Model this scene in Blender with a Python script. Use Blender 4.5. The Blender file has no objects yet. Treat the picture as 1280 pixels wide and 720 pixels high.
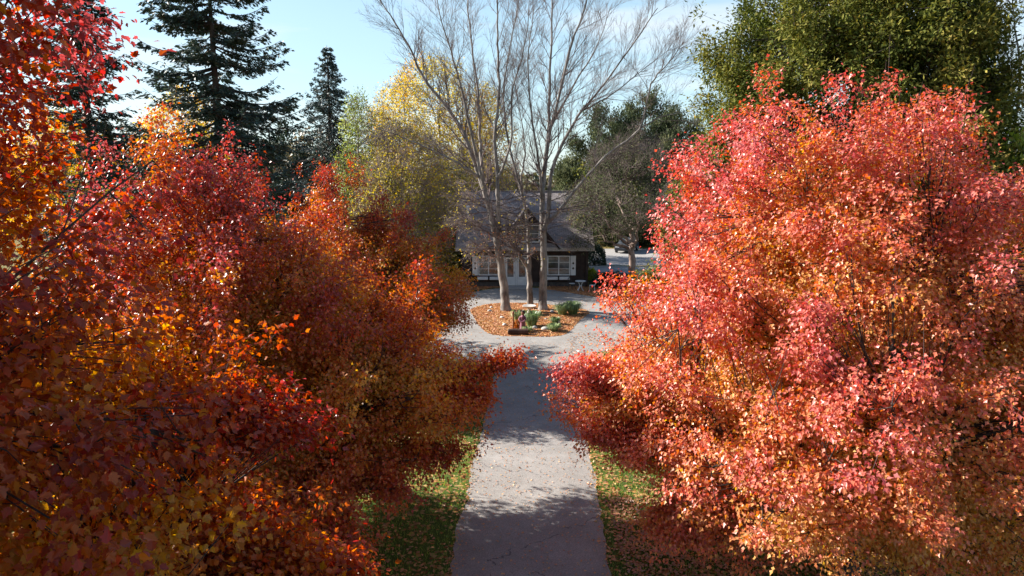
import bpy, bmesh, math
import numpy as np
from mathutils import Vector, Matrix
R_ = math.radians
sc = bpy.context.scene

# ------------------------------------------------------------------ camera
CAM_H, PITCH, FPX = 8.6, R_(9.65), 853.0
cd = bpy.data.cameras.new('camera'); cam = bpy.data.objects.new('camera', cd)
sc.collection.objects.link(cam); sc.camera = cam
cam.location = (0, 0, CAM_H); cam.rotation_euler = (R_(90) - PITCH, 0, 0)
cd.sensor_width = 36; cd.lens = 36 * FPX / 1280; cd.clip_start = .1; cd.clip_end = 3000

# ------------------------------------------------------------------ light
ELEV = R_(29); SAZ = Vector((-.95, .31)).normalized()
w = bpy.data.worlds.new('World'); sc.world = w; w.use_nodes = True
nt = w.node_tree; bg = nt.nodes['Background']
sky = nt.nodes.new('ShaderNodeTexSky'); sky.sky_type = 'NISHITA'; sky.sun_disc = False
sky.sun_elevation = ELEV; sky.sun_rotation = math.atan2(SAZ.x, SAZ.y) % (2 * math.pi)
sky.air_density = 1.0; sky.dust_density = .4; sky.ozone_density = 1.6
# thin high cloud streaks
tc = nt.nodes.new('ShaderNodeTexCoord'); mp = nt.nodes.new('ShaderNodeMapping')
mp.inputs['Scale'].default_value = (1.6, 1.6, 9); mp.inputs['Location'].default_value = (.35, .1, .2)
nz = nt.nodes.new('ShaderNodeTexNoise'); nz.inputs['Scale'].default_value = 1.7; nz.inputs['Detail'].default_value = 7
nz.inputs['Roughness'].default_value = .55
rp = nt.nodes.new('ShaderNodeValToRGB'); rp.color_ramp.elements[0].position = .47; rp.color_ramp.elements[1].position = .72
mx = nt.nodes.new('ShaderNodeMix'); mx.data_type = 'RGBA'
mx.inputs['B'].default_value = (3.3, 4.9, 5.7, 1)
mt_ = nt.nodes.new('ShaderNodeMath'); mt_.operation = 'MULTIPLY'; mt_.inputs[1].default_value = .9
L = nt.links.new
L(tc.outputs['Generated'], mp.inputs['Vector']); L(mp.outputs[0], nz.inputs['Vector']); L(nz.outputs['Fac'], rp.inputs[0])
sz = nt.nodes.new('ShaderNodeSeparateXYZ'); L(tc.outputs['Generated'], sz.inputs[0])
lo = nt.nodes.new('ShaderNodeMapRange'); lo.interpolation_type = 'SMOOTHSTEP'          # veil added to brighten the low sky in view; clouds kept low too
lo.inputs['From Min'].default_value = .5; lo.inputs['From Max'].default_value = .12; L(sz.outputs['Z'], lo.inputs['Value'])
mm_ = nt.nodes.new('ShaderNodeMath'); mm_.operation = 'MULTIPLY'; mm_.inputs[1].default_value = .55; L(lo.outputs[0], mm_.inputs[0]); L(mm_.outputs[0], mx.inputs['Factor'])
L(sky.outputs[0], mx.inputs['A'])
mc = nt.nodes.new('ShaderNodeMix'); mc.data_type = 'RGBA'; mc.inputs['B'].default_value = (5.3, 5.5, 5.7, 1)
L(rp.outputs[0], mt_.inputs[0]); mk = nt.nodes.new('ShaderNodeMath'); mk.operation = 'MULTIPLY'; L(mt_.outputs[0], mk.inputs[0]); L(lo.outputs[0], mk.inputs[1])
L(mk.outputs[0], mc.inputs['Factor']); L(mx.outputs['Result'], mc.inputs['A']); L(mc.outputs['Result'], bg.inputs['Color'])
bg.inputs['Strength'].default_value = .07
sd = bpy.data.lights.new('sun', 'SUN'); so = bpy.data.objects.new('sun', sd); sc.collection.objects.link(so)
sd.energy = 5.0; sd.angle = R_(.5); sd.color = (1, .95, .87)
tosun = Vector((SAZ.x * math.cos(ELEV), SAZ.y * math.cos(ELEV), math.sin(ELEV)))
so.rotation_euler = tosun.to_track_quat('Z', 'Y').to_euler(); so.location = (-30, 20, 40)
sc.view_settings.view_transform = 'Standard'; sc.view_settings.look = 'None'
sc.view_settings.exposure = 1.5; sc.view_settings.gamma = 1
cy = sc.cycles
cy.max_bounces = 7; cy.diffuse_bounces = 3; cy.glossy_bounces = 2; cy.transmission_bounces = 4; cy.transparent_max_bounces = 4
cy.caustics_reflective = False; cy.caustics_refractive = False

# ------------------------------------------------------------------ helpers
cp, sp = math.cos(PITCH), math.sin(PITCH)
def pt(px, py, Y):
    """world point seen at photo pixel (1280x720) at world depth Y"""
    r = (px - 640) / FPX; d = (py - 360) / FPX
    dy = cp - d * sp; dz = -sp - d * cp
    t = Y / dy
    return np.array((r * t, Y, CAM_H + dz * t))
def gp(px, py, z=0.0):
    r = (px - 640) / FPX; d = (py - 360) / FPX
    dy = cp - d * sp; dz = -sp - d * cp
    t = (z - CAM_H) / dz
    return np.array((r * t, dy * t, z))
def tag(o, label=None, cat=None, group=None, kind=None):
    if label: o['label'] = label
    if cat: o['category'] = cat
    if group: o['group'] = group
    if kind: o['kind'] = kind
    return o
def link(o, parent=None):
    sc.collection.objects.link(o)
    if parent: o.parent = parent
    return o
def thing(name, label, cat, loc=(0, 0, 0), rz=0, group=None):
    o = bpy.data.objects.new(name, None); o.empty_display_size = .3
    link(o); o.location = loc; o.rotation_euler = (0, 0, rz)
    return tag(o, label, cat, group)
def copy_tree(o, parent=None):
    c = o.copy(); link(c)
    if parent: c.parent = parent
    for ch in [q for q in sc.objects if q.parent == o]: copy_tree(ch, c)
    return c
def np_mesh(name, verts, faces, mat, parent=None, attrs=None, smooth=False, loc=None):
    """faces: (n,k) array or list of such arrays (different k)"""
    if not isinstance(faces, list): faces = [faces]
    me = bpy.data.meshes.new(name)
    verts = np.asarray(verts, dtype=np.float32).reshape(-1, 3)
    me.vertices.add(len(verts)); me.vertices.foreach_set('co', verts.ravel())
    idx = np.concatenate([f.ravel() for f in faces]).astype(np.int32)
    tot = np.concatenate([np.full(len(f), f.shape[1]) for f in faces]).astype(np.int32)
    st = np.concatenate(([0], np.cumsum(tot)[:-1])).astype(np.int32)
    me.loops.add(len(idx)); me.loops.foreach_set('vertex_index', idx)
    me.polygons.add(len(tot)); me.polygons.foreach_set('loop_start', st)
    me.polygons.foreach_set('use_smooth', np.full(len(tot), smooth))
    for an, arr in (attrs or {}).items():
        a = me.attributes.new(an, 'FLOAT', 'FACE'); a.data.foreach_set('value', np.asarray(arr, dtype=np.float32))
    me.update(calc_edges=True)
    if mat: me.materials.append(mat)
    o = bpy.data.objects.new(name, me); link(o, parent)
    if loc is not None: o.location = loc
    return o
class MB:
    def __init__(s): s.b = bmesh.new()
    def box(s, x0, x1, y0, y1, z0, z1, bev=0, M=None):
        m = Matrix.Translation(((x0+x1)/2, (y0+y1)/2, (z0+z1)/2)) @ Matrix.Diagonal((abs(x1-x0), abs(y1-y0), abs(z1-z0), 1))
        if M is not None: m = M @ m
        r = bmesh.ops.create_cube(s.b, size=1, matrix=m)
        if bev:
            es = list({e for v in r['verts'] for e in v.link_edges})
            bmesh.ops.bevel(s.b, geom=es, offset=bev, segments=2, affect='EDGES', profile=.5)
        return s
    def tube(s, pts, rad, n=8, caps=True):
        if not hasattr(rad, '__len__'): rad = [rad] * len(pts)
        pts = [Vector(p) for p in pts]; rings = []
        pu = None
        for i, p in enumerate(pts):
            d = (pts[min(i+1, len(pts)-1)] - pts[max(i-1, 0)]).normalized()
            u = pu if pu is not None else (Vector((0, 0, 1)) if abs(d.z) < .9 else Vector((1, 0, 0)))
            u = (u - d * u.dot(d)).normalized(); pu = u; v = d.cross(u)
            rings.append([s.b.verts.new(p + (u * math.cos(2*math.pi*k/n) + v * math.sin(2*math.pi*k/n)) * rad[i]) for k in range(n)])
        for a, b in zip(rings, rings[1:]):
            for k in range(n): s.b.faces.new((a[k], a[(k+1) % n], b[(k+1) % n], b[k]))
        if caps: s.b.faces.new(rings[0][::-1]); s.b.faces.new(rings[-1])
        return s
    def lathe(s, prof, n=24, M=None):
        rings = []
        for r, z in prof:
            ring = []
            for k in range(n):
                v = Vector((r*math.cos(2*math.pi*k/n), r*math.sin(2*math.pi*k/n), z))
                ring.append(s.b.verts.new(M @ v if M is not None else v))
            rings.append(ring)
        for a, b in zip(rings, rings[1:]):
            for k in range(n): s.b.faces.new((a[k], a[(k+1) % n], b[(k+1) % n], b[k]))
        s.b.faces.new(rings[0][::-1]); s.b.faces.new(rings[-1])
        return s
    def prism(s, poly, a, b, axis='y'):
        """extrude a 2-D polygon; axis y: poly is (x,z); axis x: (y,z); axis z: (x,y)"""
        def mk(p, t): return {'y': (p[0], t, p[1]), 'x': (t, p[0], p[1]), 'z': (p[0], p[1], t)}[axis]
        A = [s.b.verts.new(mk(p, a)) for p in poly]; B = [s.b.verts.new(mk(p, b)) for p in poly]
        s.b.faces.new(A); s.b.faces.new(B[::-1]); n = len(poly)
        for k in range(n): s.b.faces.new((A[k], B[k], B[(k+1) % n], A[(k+1) % n]))
        return s
    def build(s, name, mat, parent=None, smooth=False, loc=None):
        bmesh.ops.recalc_face_normals(s.b, faces=s.b.faces)
        me = bpy.data.meshes.new(name); s.b.to_mesh(me); s.b.free()
        if smooth:
            for p in me.polygons: p.use_smooth = True
            me.set_sharp_from_angle(angle=R_(40))
        me.materials.append(mat)
        o = bpy.data.objects.new(name, me); link(o, parent)
        if loc is not None: o.location = loc
        return o

# ------------------------------------------------------------------ materials
def newmat(name):
    m = bpy.data.materials.new(name); m.use_nodes = True
    return m, m.node_tree, m.node_tree.nodes['Principled BSDF']
def N(nt, t, **kw):
    n = nt.nodes.new(t)
    for k, v in kw.items():
        if k in n.inputs: n.inputs[k].default_value = v
        else: setattr(n, k, v)
    return n
def ramp(nt, stops, interp='LINEAR'):
    r = nt.nodes.new('ShaderNodeValToRGB'); r.color_ramp.interpolation = interp
    e = r.color_ramp.elements
    while len(e) < len(stops): e.new(.5)
    for q, (p, c) in zip(e, stops): q.position = p; q.color = (*c, 1)
    return r
def mottled(name, c0, c1, scale=3, rough=.8, bump=.3, spec=.3, detail=6, bscale=None, metal=0, dist=.02):
    m, nt, p = newmat(name); L = nt.links.new
    tc = N(nt, 'ShaderNodeTexCoord'); nz = N(nt, 'ShaderNodeTexNoise', Scale=scale, Detail=detail)
    r = ramp(nt, [(.3, c0), (.7, c1)])
    L(tc.outputs['Object'], nz.inputs['Vector']); L(nz.outputs['Fac'], r.inputs[0]); L(r.outputs[0], p.inputs['Base Color'])
    p.inputs['Roughness'].default_value = rough; p.inputs['Specular IOR Level'].default_value = spec
    p.inputs['Metallic'].default_value = metal
    if bump:
        n2 = N(nt, 'ShaderNodeTexNoise', Scale=bscale or scale*6, Detail=4); b = N(nt, 'ShaderNodeBump', Strength=bump, Distance=dist)
        L(tc.outputs['Object'], n2.inputs['Vector']); L(n2.outputs['Fac'], b.inputs['Height']); L(b.outputs[0], p.inputs['Normal'])
    return m
def leafmat(name, stops, under=None, rough=.42, spec=.5, trans=.4, vein=False, vmul=(.75, 1.25)):
    """colour from the per-leaf attribute 'tone'; 'vary' is a per-leaf lightness"""
    m, nt, p = newmat(name); L = nt.links.new
    a = N(nt, 'ShaderNodeAttribute', attribute_name='tone'); v = N(nt, 'ShaderNodeAttribute', attribute_name='vary')
    r = ramp(nt, stops); L(a.outputs['Fac'], r.inputs[0])
    mr = N(nt, 'ShaderNodeMapRange'); mr.inputs['To Min'].default_value = vmul[0]; mr.inputs['To Max'].default_value = vmul[1]
    L(v.outputs['Fac'], mr.inputs['Value'])
    hs = N(nt, 'ShaderNodeHueSaturation'); L(r.outputs[0], hs.inputs['Color']); L(mr.outputs[0], hs.inputs['Value'])
    col = hs.outputs[0]
    if under:
        g = N(nt, 'ShaderNodeNewGeometry'); mx = N(nt, 'ShaderNodeMix', data_type='RGBA'); mx.inputs['B'].default_value = (*under, 1)
        ml = N(nt, 'ShaderNodeMath', operation='MULTIPLY'); ml.inputs[1].default_value = .3
        L(g.outputs['Backfacing'], ml.inputs[0]); L(ml.outputs[0], mx.inputs['Factor']); L(col, mx.inputs['A']); 
        L(mx.outputs['Result'], p.inputs['Base Color'])
    else: L(col, p.inputs['Base Color'])
    p.inputs['Roughness'].default_value = rough; p.inputs['Specular IOR Level'].default_value = spec
    t = N(nt, 'ShaderNodeBsdfTranslucent'); hs2 = N(nt, 'ShaderNodeHueSaturation', Saturation=1.1, Value=1.25); L(col, hs2.inputs['Color']); L(hs2.outputs[0], t.inputs['Color'])
    ms = N(nt, 'ShaderNodeMixShader'); ms.inputs[0].default_value = trans
    L(p.outputs[0], ms.inputs[1]); L(t.outputs[0], ms.inputs[2]); L(ms.outputs[0], nt.nodes['Material Output'].inputs['Surface'])
    return m
def barkmat(name, c0, c1, vs=14):
    m, nt, p = newmat(name); L = nt.links.new
    tc = N(nt, 'ShaderNodeTexCoord'); mp = N(nt, 'ShaderNodeMapping'); mp.inputs['Scale'].default_value = (vs, vs, vs*.22)
    nz = N(nt, 'ShaderNodeTexNoise', Scale=1.0, Detail=8, Roughness=.65)
    n2 = N(nt, 'ShaderNodeTexNoise', Scale=1.3, Detail=3)
    L(tc.outputs['Object'], mp.inputs[0]); L(mp.outputs[0], nz.inputs['Vector']); L(tc.outputs['Object'], n2.inputs['Vector'])
    ad = N(nt, 'ShaderNodeMath', operation='ADD'); ml = N(nt, 'ShaderNodeMath', operation='MULTIPLY'); ml.inputs[1].default_value = .5
    L(nz.outputs['Fac'], ad.inputs[0]); L(n2.outputs['Fac'], ad.inputs[1]); L(ad.outputs[0], ml.inputs[0])
    r = ramp(nt, [(.36, c0), (.64, c1)]); L(ml.outputs[0], r.inputs[0]); L(r.outputs[0], p.inputs['Base Color'])
    b = N(nt, 'ShaderNodeBump', Strength=.7, Distance=.03); L(nz.outputs['Fac'], b.inputs['Height']); L(b.outputs[0], p.inputs['Normal'])
    p.inputs['Roughness'].default_value = .9; p.inputs['Specular IOR Level'].default_value = .2
    return m

maple_stops = [(0, (.66, .38, .035)), (.2, (.62, .22, .022)), (.42, (.52, .115, .024)), (.64, (.38, .055, .030)), (.84, (.33, .045, .042)), (1, (.42, .10, .10))]
M_mapleR = leafmat('bright_maple_leaf', [(0, (.66, .38, .05)), (.2, (.66, .23, .045)), (.42, (.62, .14, .06)), (.66, (.58, .10, .085)), (.85, (.55, .10, .11)), (1, (.60, .19, .19))],
                   under=(.70, .30, .22), rough=.38, spec=.6, trans=.42)
M_maple = leafmat('maple_leaf', maple_stops, under=(.44, .14, .10), rough=.36, spec=.6, trans=.45)
M_mapleN = leafmat('dusky_maple_leaf', [(0, (.62, .34, .02)), (.2, (.60, .22, .014)), (.4, (.50, .12, .014)), (.6, (.38, .055, .02)), (.8, (.30, .032, .03)), (1, (.34, .07, .07))], under=(.36, .11, .06), rough=.38, spec=.45, trans=.52)
M_bark = barkmat('maple_bark', (.03, .02, .018), (.10, .075, .065))
M_greybark = barkmat('grey_bark', (.09, .075, .068), (.36, .32, .285), 9)
M_twig = barkmat('twig_bark', (.08, .055, .05), (.24, .185, .175), 6)
M_ptwig = barkmat('pale_twig_bark', (.17, .13, .12), (.36, .29, .26), 6)
M_dkbark = barkmat('dark_bark', (.04, .03, .028), (.12, .09, .075), 9)

# ------------------------------------------------------------------ foliage engine
def unit(v): return v / np.maximum(np.linalg.norm(v, axis=-1, keepdims=True), 1e-9)
class Noise:
    def __init__(s, rng, freq, n=9):
        s.k = unit(rng.normal(size=(n, 3))) * freq * rng.uniform(.6, 1.6, (n, 1)); s.p = rng.uniform(0, 6.28, n)
    def __call__(s, x): return np.sin(x @ s.k.T + s.p).sum(1) / math.sqrt(len(s.p) / 2) * .5     # ~ N(0,.5)
def seg_mesh(name, segs, mat, parent, sides=5):
    """segs: (n,8) p0 p1 r0 r1, each a tapered tube"""
    segs = np.asarray(segs, dtype=np.float64).reshape(-1, 8)
    p0, p1, r0, r1 = segs[:, :3], segs[:, 3:6], segs[:, 6], segs[:, 7]
    d = unit(p1 - p0); ref = np.where(np.abs(d[:, 2:3]) < .93, np.array([[0, 0, 1.]]), np.array([[1., 0, 0]]))
    # a steady frame: x-axis reference except for nearly x-parallel tubes
    ref = np.where(np.abs(d[:, 0:1]) < .85, np.array([[1., 0, 0]]), np.array([[0, 0, 1.]]))
    u = unit(np.cross(d, ref)); v = np.cross(d, u)
    a = np.arange(sides) * 2 * math.pi / sides
    ring = u[:, None] * np.cos(a)[None, :, None] + v[:, None] * np.sin(a)[None, :, None]
    A = p0[:, None] - d[:, None] * (r0 * .25)[:, None, None] + ring * r0[:, None, None]; B = p1[:, None] + d[:, None] * (r1 * .25)[:, None, None] + ring * r1[:, None, None]
    V = np.concatenate([A, B], 1).reshape(-1, 3); n = len(segs)
    k = np.arange(sides); k2 = (k + 1) % sides
    F = np.stack([k, k2, k2 + sides, k + sides], 1)[None] + (np.arange(n) * 2 * sides)[:, None, None]
    return np_mesh(name, V, F.reshape(-1, 4), mat, parent, smooth=True)
def bez(a, c, b, n, r0, r1, rng=None, jit=0):
    t = np.linspace(0, 1, n + 1)[:, None]
    P = (1-t)**2 * a + 2*t*(1-t) * c + t*t * b
    if rng is not None and jit: P[1:-1] += rng.normal(0, jit, (n-1, 3))
    r = r0 + (r1 - r0) * t[:, 0]
    return P, r
def path_segs(P, r): return np.column_stack([P[:-1], P[1:], r[:-1], r[1:]])
def leaf_shape(kind):
    # (along, across, lift) outline halves; left polygon + right polygon share the midrib
    if kind == 'lobed':
        L = [(.10, .16), (.22, .34), (.34, .26), (.50, .46), (.60, .22), (.78, .17)]
    elif kind == 'oval': L = [(.22, .30), (.55, .25)]
    elif kind == 'cut': L = [(.16, .20), (.36, .42), (.54, .19)]
    elif kind == 'needle': L = [(.5, .14)]
    else: L = [(.42, .40)]
    mid = [(0, 0), (1, 0)]
    V = [(0, 0, 0), (1, 0, -.06)] + [(a, b, .10 * (b/.4) - .03) for a, b in L] + [(a, -b, .10 * (b/.4) - .03) for a, b in L]
    n = len(L)
    F1 = [1, 0] + [2 + i for i in range(n)]; F2 = [0, 1] + [2 + n + i for i in range(n)][::-1]
    return np.array(V, float), np.array([F1, F2])
def leaves_mesh(name, pos, d, nrm, size, kind, mat, parent, tone, vary, width=1.0):
    V, F = leaf_shape(kind); d = unit(d); s = unit(np.cross(nrm, d)); nn = np.cross(d, s)
    W = pos[:, None] + (d[:, None] * V[None, :, 0:1] + s[:, None] * V[None, :, 1:2] * width + nn[:, None] * V[None, :, 2:3]) * size[:, None, None]
    n, k = len(pos), len(V)
    FF = (F[None] + (np.arange(n) * k)[:, None, None]).reshape(-1, F.shape[1])
    return np_mesh(name, W.reshape(-1, 3), FF, mat, parent, attrs={'tone': np.repeat(np.clip(tone, 0, 1), 2), 'vary': np.repeat(np.clip(vary, 0, 1), 2)})
def envelope_points(rng, prof, n, shell=.5, lump=.16, gap=None, zpow=1.0):
    """points in a lumpy body of revolution; prof rows: z, r, ox, oy"""
    prof = np.array(prof, float); prof = prof[prof[:, 0].argsort()]
    out = []; nz = Noise(rng, .9); ng = Noise(rng, 1.3)
    z0, z1 = prof[0, 0], prof[-1, 0]; rmax = prof[:, 1].max(); tot = 0
    while tot < n:
        z = rng.uniform(z0, z1, n * 3); r = np.interp(z, prof[:, 0], prof[:, 1])
        keep = rng.uniform(0, 1, len(z)) < (r / rmax) ** 1.3 + .03; z = z[keep]; r = r[keep]
        th = rng.uniform(0, 2*math.pi, len(z))
        f = np.where(rng.uniform(size=len(z)) < .62, rng.uniform(.80, 1.0, len(z)), np.sqrt(rng.uniform(shell**2, .8**2 if shell < .8 else 1, len(z))))
        q = np.stack([np.cos(th) * r, np.sin(th) * r, z], 1)
        rr = r * f * (1 + lump * nz(q))
        p = np.stack([np.cos(th) * rr + np.interp(z, prof[:, 0], prof[:, 2]), np.sin(th) * rr + np.interp(z, prof[:, 0], prof[:, 3]), z], 1)
        if gap is not None:
            k2 = ng(p) > gap; p = p[k2]; f = f[k2]
        out.append(np.column_stack([p, f])); tot += len(p)
    o = np.concatenate(out)[:n]
    return o[:, :3], o[:, 3]
def spray_points(rng, prof, nspray, per, length=1.9, wid=.38, shell=.5, lump=.16, gap=None, up=.8):
    P, f = envelope_points(rng, prof, nspray, shell, lump, gap)
    cz = pr_mid(prof); pr = np.array(prof, float); pr = pr[pr[:, 0].argsort()]
    ax = np.column_stack([np.interp(P[:, 2], pr[:, 0], pr[:, 2]), np.interp(P[:, 2], pr[:, 0], pr[:, 3]), np.minimum(P[:, 2], cz)])
    o = unit(P - ax + 1e-6); flat = np.clip(1 - (P[:, 2] - pr[0, 0]) / (pr[-1, 0] - pr[0, 0]), 0, 1)
    D = unit(o + np.column_stack([o[:, 0]*0, o[:, 0]*0, up * (1.15 - .9*flat)]) + rng.normal(0, .22, P.shape))
    ln = length * rng.uniform(.55, 1.35, nspray); ext = rng.normal(.08, .19, nspray) * length
    s = rng.uniform(0, 1, (nspray, per)) ** .85                     # 0 tip .. 1 base
    w_ = wid * (.25 + .95 * np.sin(np.clip(s, 0, 1) * 2.6 + .15)) * rng.uniform(.7, 1.3, (nspray, 1))
    q = P[:, None] + D[:, None] * (ext[:, None] + .12*length - s * ln[:, None])[..., None] + rng.normal(0, 1, (nspray, per, 3)) * w_[..., None] * np.array((1, 1, .75))
    q[..., 2] = np.maximum(q[..., 2], .5)
    ff = np.clip(f[:, None] - s * .30, 0, 1)
    return q.reshape(-1, 3), ff.reshape(-1), np.repeat(D, per, 0)
def grow(rng, base, tips, trunk_r, trunk_top, nlimb=12, per=12, rise=.55, lean=(0, 0), trunk_clear=1.5, twig_r=.008, limb_k=1.0):
    """trunk + limbs + branches reaching every tip: rows for seg_mesh split thick / thin"""
    base = np.array(base, float); thick = []; thin = []
    top = base + np.array((lean[0], lean[1], trunk_top))
    P, r = bez(base, base + np.array((lean[0]*.2, lean[1]*.2, trunk_top*.5)), top, 12, trunk_r, trunk_r*.12, rng, trunk_r*.25)
    r[0] = trunk_r * 1.3; r[1] = trunk_r*1.02
    thick.append(path_segs(P, r))
    def trunk_at(z):
        t = np.clip((z - base[2]) / trunk_top, 0, 1); i = min(int(t * 12), 11); f = t*12 - i
        return P[i] * (1-f) + P[i+1] * f, r[i] * (1-f) + r[i+1] * f
    def cluster(pts, k):
        c = pts[rng.choice(len(pts), min(k, len(pts)), replace=False)].copy()
        for _ in range(3):
            a = ((pts[:, None] - c[None])**2).sum(2).argmin(1)
            for j in range(len(c)):
                if (a == j).any(): c[j] = pts[a == j].mean(0)
        return c, a
    lc, la = cluster(tips, nlimb)
    for i in range(len(lc)):
        T = tips[la == i]
        if not len(T): continue
        c = lc[i]; h = np.linalg.norm((c - top)[:2]); z = np.clip(c[2] - h * rise - .5, base[2] + trunk_clear, base[2] + trunk_top * .93)
        A, ra = trunk_at(z)
        inner = A + (c - A) * .62
        ctl = A + (inner - A) * .5 + np.array((0, 0, -.12 * h)) 
        r0 = min(ra * .62, .028 * math.sqrt(len(T)) * limb_k + .02); r0 = max(r0, .02)
        LP, lr = bez(A, ctl, c, 9, r0, r0*.28, rng, .05*h**.5)
        thick.append(path_segs(LP, lr))
        bc, ba = cluster(T, max(1, len(T) // per))
        for j in range(len(bc)):
            TT = T[ba == j]
            if not len(TT): continue
            b = bc[j]; k = int(np.clip(((LP - b)**2).sum(1).argmin() - 2, 1, 8)); A2 = LP[k]
            d = b - A2; rr = min(lr[k] * .7, .008 + .0055 * math.sqrt(len(TT)))
            BP, br = bez(A2, A2 + d*.5 + rng.normal(0, .12, 3) * np.linalg.norm(d)*.5 + np.array((0, 0, -.05)), b, 5, rr, rr*.4, rng, .03)
            thick.append(path_segs(BP, br))
            for t in TT:
                q = BP[rng.integers(2, 6)]
                TP, tr = bez(q, (q+t)/2 + rng.normal(0, .06, 3), t, 3, max(rr*.35, twig_r), twig_r*.5)
                thin.append(path_segs(TP, tr))
    return np.concatenate(thick), np.concatenate(thin)
def leafy_tree(name, label, cat, base, prof, nclust, lpc, lsize, mat, seed, trunk_r, trunk_top, bark=None, kind='oval', group=None,
               twig=.6, spread=.13, up=.7, droop=.6, tone=(.3, .5), gap=-.75, shell=.45, lump=.16, nlimb=12, rise=.55, lean=(0, 0),
               upright=False, tone_noise=.22, extra_shoots=0, width=1.0, twig_r=.008, leafprob=None, tonefn=None, trunk_clear=1.5, scatter_twigs=0, spray=0, slen=1.9, swid=.38, limbs=(), twigbark=None):
    rng = np.random.default_rng(seed); base = np.array(base, float)
    root = thing(name, label, cat, tuple(base), 0, group)
    o3 = np.zeros(3)
    SD = None
    if spray: tips, f, SD = spray_points(rng, prof, nclust // spray, spray, slen, swid, shell, lump, gap, up); nclust = len(tips)
    else: tips, f = envelope_points(rng, prof, nclust, shell, lump, gap)
    for a_, b_, k_, w_ in limbs:                     # long single limbs reaching out of the crown
        t_ = rng.uniform(0, 1, (k_, 1)); a_, b_ = np.array(a_, float) - base, np.array(b_, float) - base
        q_ = a_ + (b_ - a_) * t_ + rng.normal(0, 1, (k_, 3)) * w_ * (1.15 - .8*t_) * np.array((1, 1, .6))
        tips = np.concatenate([tips, q_]); f = np.concatenate([f, .7 + .3*t_[:, 0]]); SD = np.concatenate([SD, np.repeat(unit(b_ - a_)[None], k_, 0)]); nclust += k_
    thick, thin = grow(rng, o3, tips, trunk_r, trunk_top, nlimb, 12, rise, lean, trunk_clear, twig_r)
    if extra_shoots:
        pr = np.array(prof); zt = pr[:, 0].max(); hi = np.where(tips[:, 2] > zt * .55)[0]; s = rng.choice(hi, extra_shoots)
        d = unit(np.column_stack([rng.normal(0, .3, (extra_shoots, 2)), np.ones(extra_shoots)])); ln = rng.uniform(.3, 1.0, extra_shoots)[:, None]
        thin = np.concatenate([thin, np.column_stack([tips[s], tips[s] + d*ln, np.full(extra_shoots, twig_r*.8), np.full(extra_shoots, twig_r*.35)])])
    if scatter_twigs:
        s = rng.integers(0, len(tips), scatter_twigs); q = tips[s] + rng.normal(0, twig*.5, (scatter_twigs, 3))
        d = unit(rng.normal(0, 1, (scatter_twigs, 3)) + unit(tips[s] - np.array((0, 0, pr_mid(prof)))) * .9 + np.array((0, 0, .4))) * rng.uniform(.3, 1.1, (scatter_twigs, 1)) * twig
        thin = np.concatenate([thin, np.column_stack([tips[s], tips[s]+d*.6, np.full(scatter_twigs, twig_r), np.full(scatter_twigs, twig_r*.7)]),
                               np.column_stack([tips[s]+d*.6, tips[s]+d+rng.normal(0, .1*twig, (scatter_twigs, 3)), np.full(scatter_twigs, twig_r*.7), np.full(scatter_twigs, twig_r*.3)])])
    bark = bark or M_bark
    seg_mesh('trunk', thick, bark, root, 7); seg_mesh('twigs', thin, twigbark or bark, root, 4)
    axis = np.interp(tips[:, 2], *np.array(prof)[:, [0, 2]][np.array(prof)[:, 0].argsort()].T), np.interp(tips[:, 2], *np.array(prof)[:, [0, 3]][np.array(prof)[:, 0].argsort()].T)
    cz = pr_mid(prof)
    out = unit(tips - np.column_stack([axis[0], axis[1], np.minimum(tips[:, 2], cz + 0*tips[:, 2])]) + 1e-6)
    tdir = unit(out * .6 + np.array((0, 0, up)) + rng.normal(0, .35, out.shape))
    if SD is not None: tdir = unit(SD * .9 + out * .2 + rng.normal(0, .4, out.shape))
    m = nclust * lpc; ci = np.repeat(np.arange(nclust), lpc)
    keepn = rng.uniform(.5, 1.3, nclust)             # denser and looser clusters
    s = rng.uniform(-.75, .55, m) * twig * keepn[ci]
    off = rng.normal(0, 1, (m, 3)) * spread * (1 + .3*rng.normal(size=(m, 1)))
    pos = tips[ci] + tdir[ci] * s[:, None] + off
    od = unit(off + 1e-6)
    if upright:
        d = unit(np.array((0, 0, 1.)) * up + out[ci] * .35 + rng.normal(0, .45, (m, 3))); nrm = unit(out[ci] + rng.normal(0, .5, (m, 3)))
    else:
        d = unit(od * .55 + out[ci] * .3 + np.array((0, 0, -droop)) + rng.normal(0, .45, (m, 3)))
        nrm = unit(out[ci] * .55 + np.array((0, 0, .75)) + rng.normal(0, .55, (m, 3)))
    size = lsize * rng.uniform(.65, 1.25, m)
    n1 = Noise(rng, 1.1); n2 = Noise(rng, 3.2)
    t0 = tone[0] + (tone[1] - tone[0]) * np.clip((f - .55) / .45, 0, 1)
    tn = t0[ci] + tone_noise * (n1(tips)[ci] + .7 * n2(tips)[ci]) + rng.normal(0, .13, m)
    if tonefn is not None: tn = tn + tonefn(pos)
    leaves_mesh('crown', pos, d, nrm, size, kind, mat, root, tn, rng.uniform(0, 1, m), width)
    return root
def pr_mid(prof):
    z = [q[0] for q in prof]; return min(z) + (max(z) - min(z)) * .4

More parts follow.
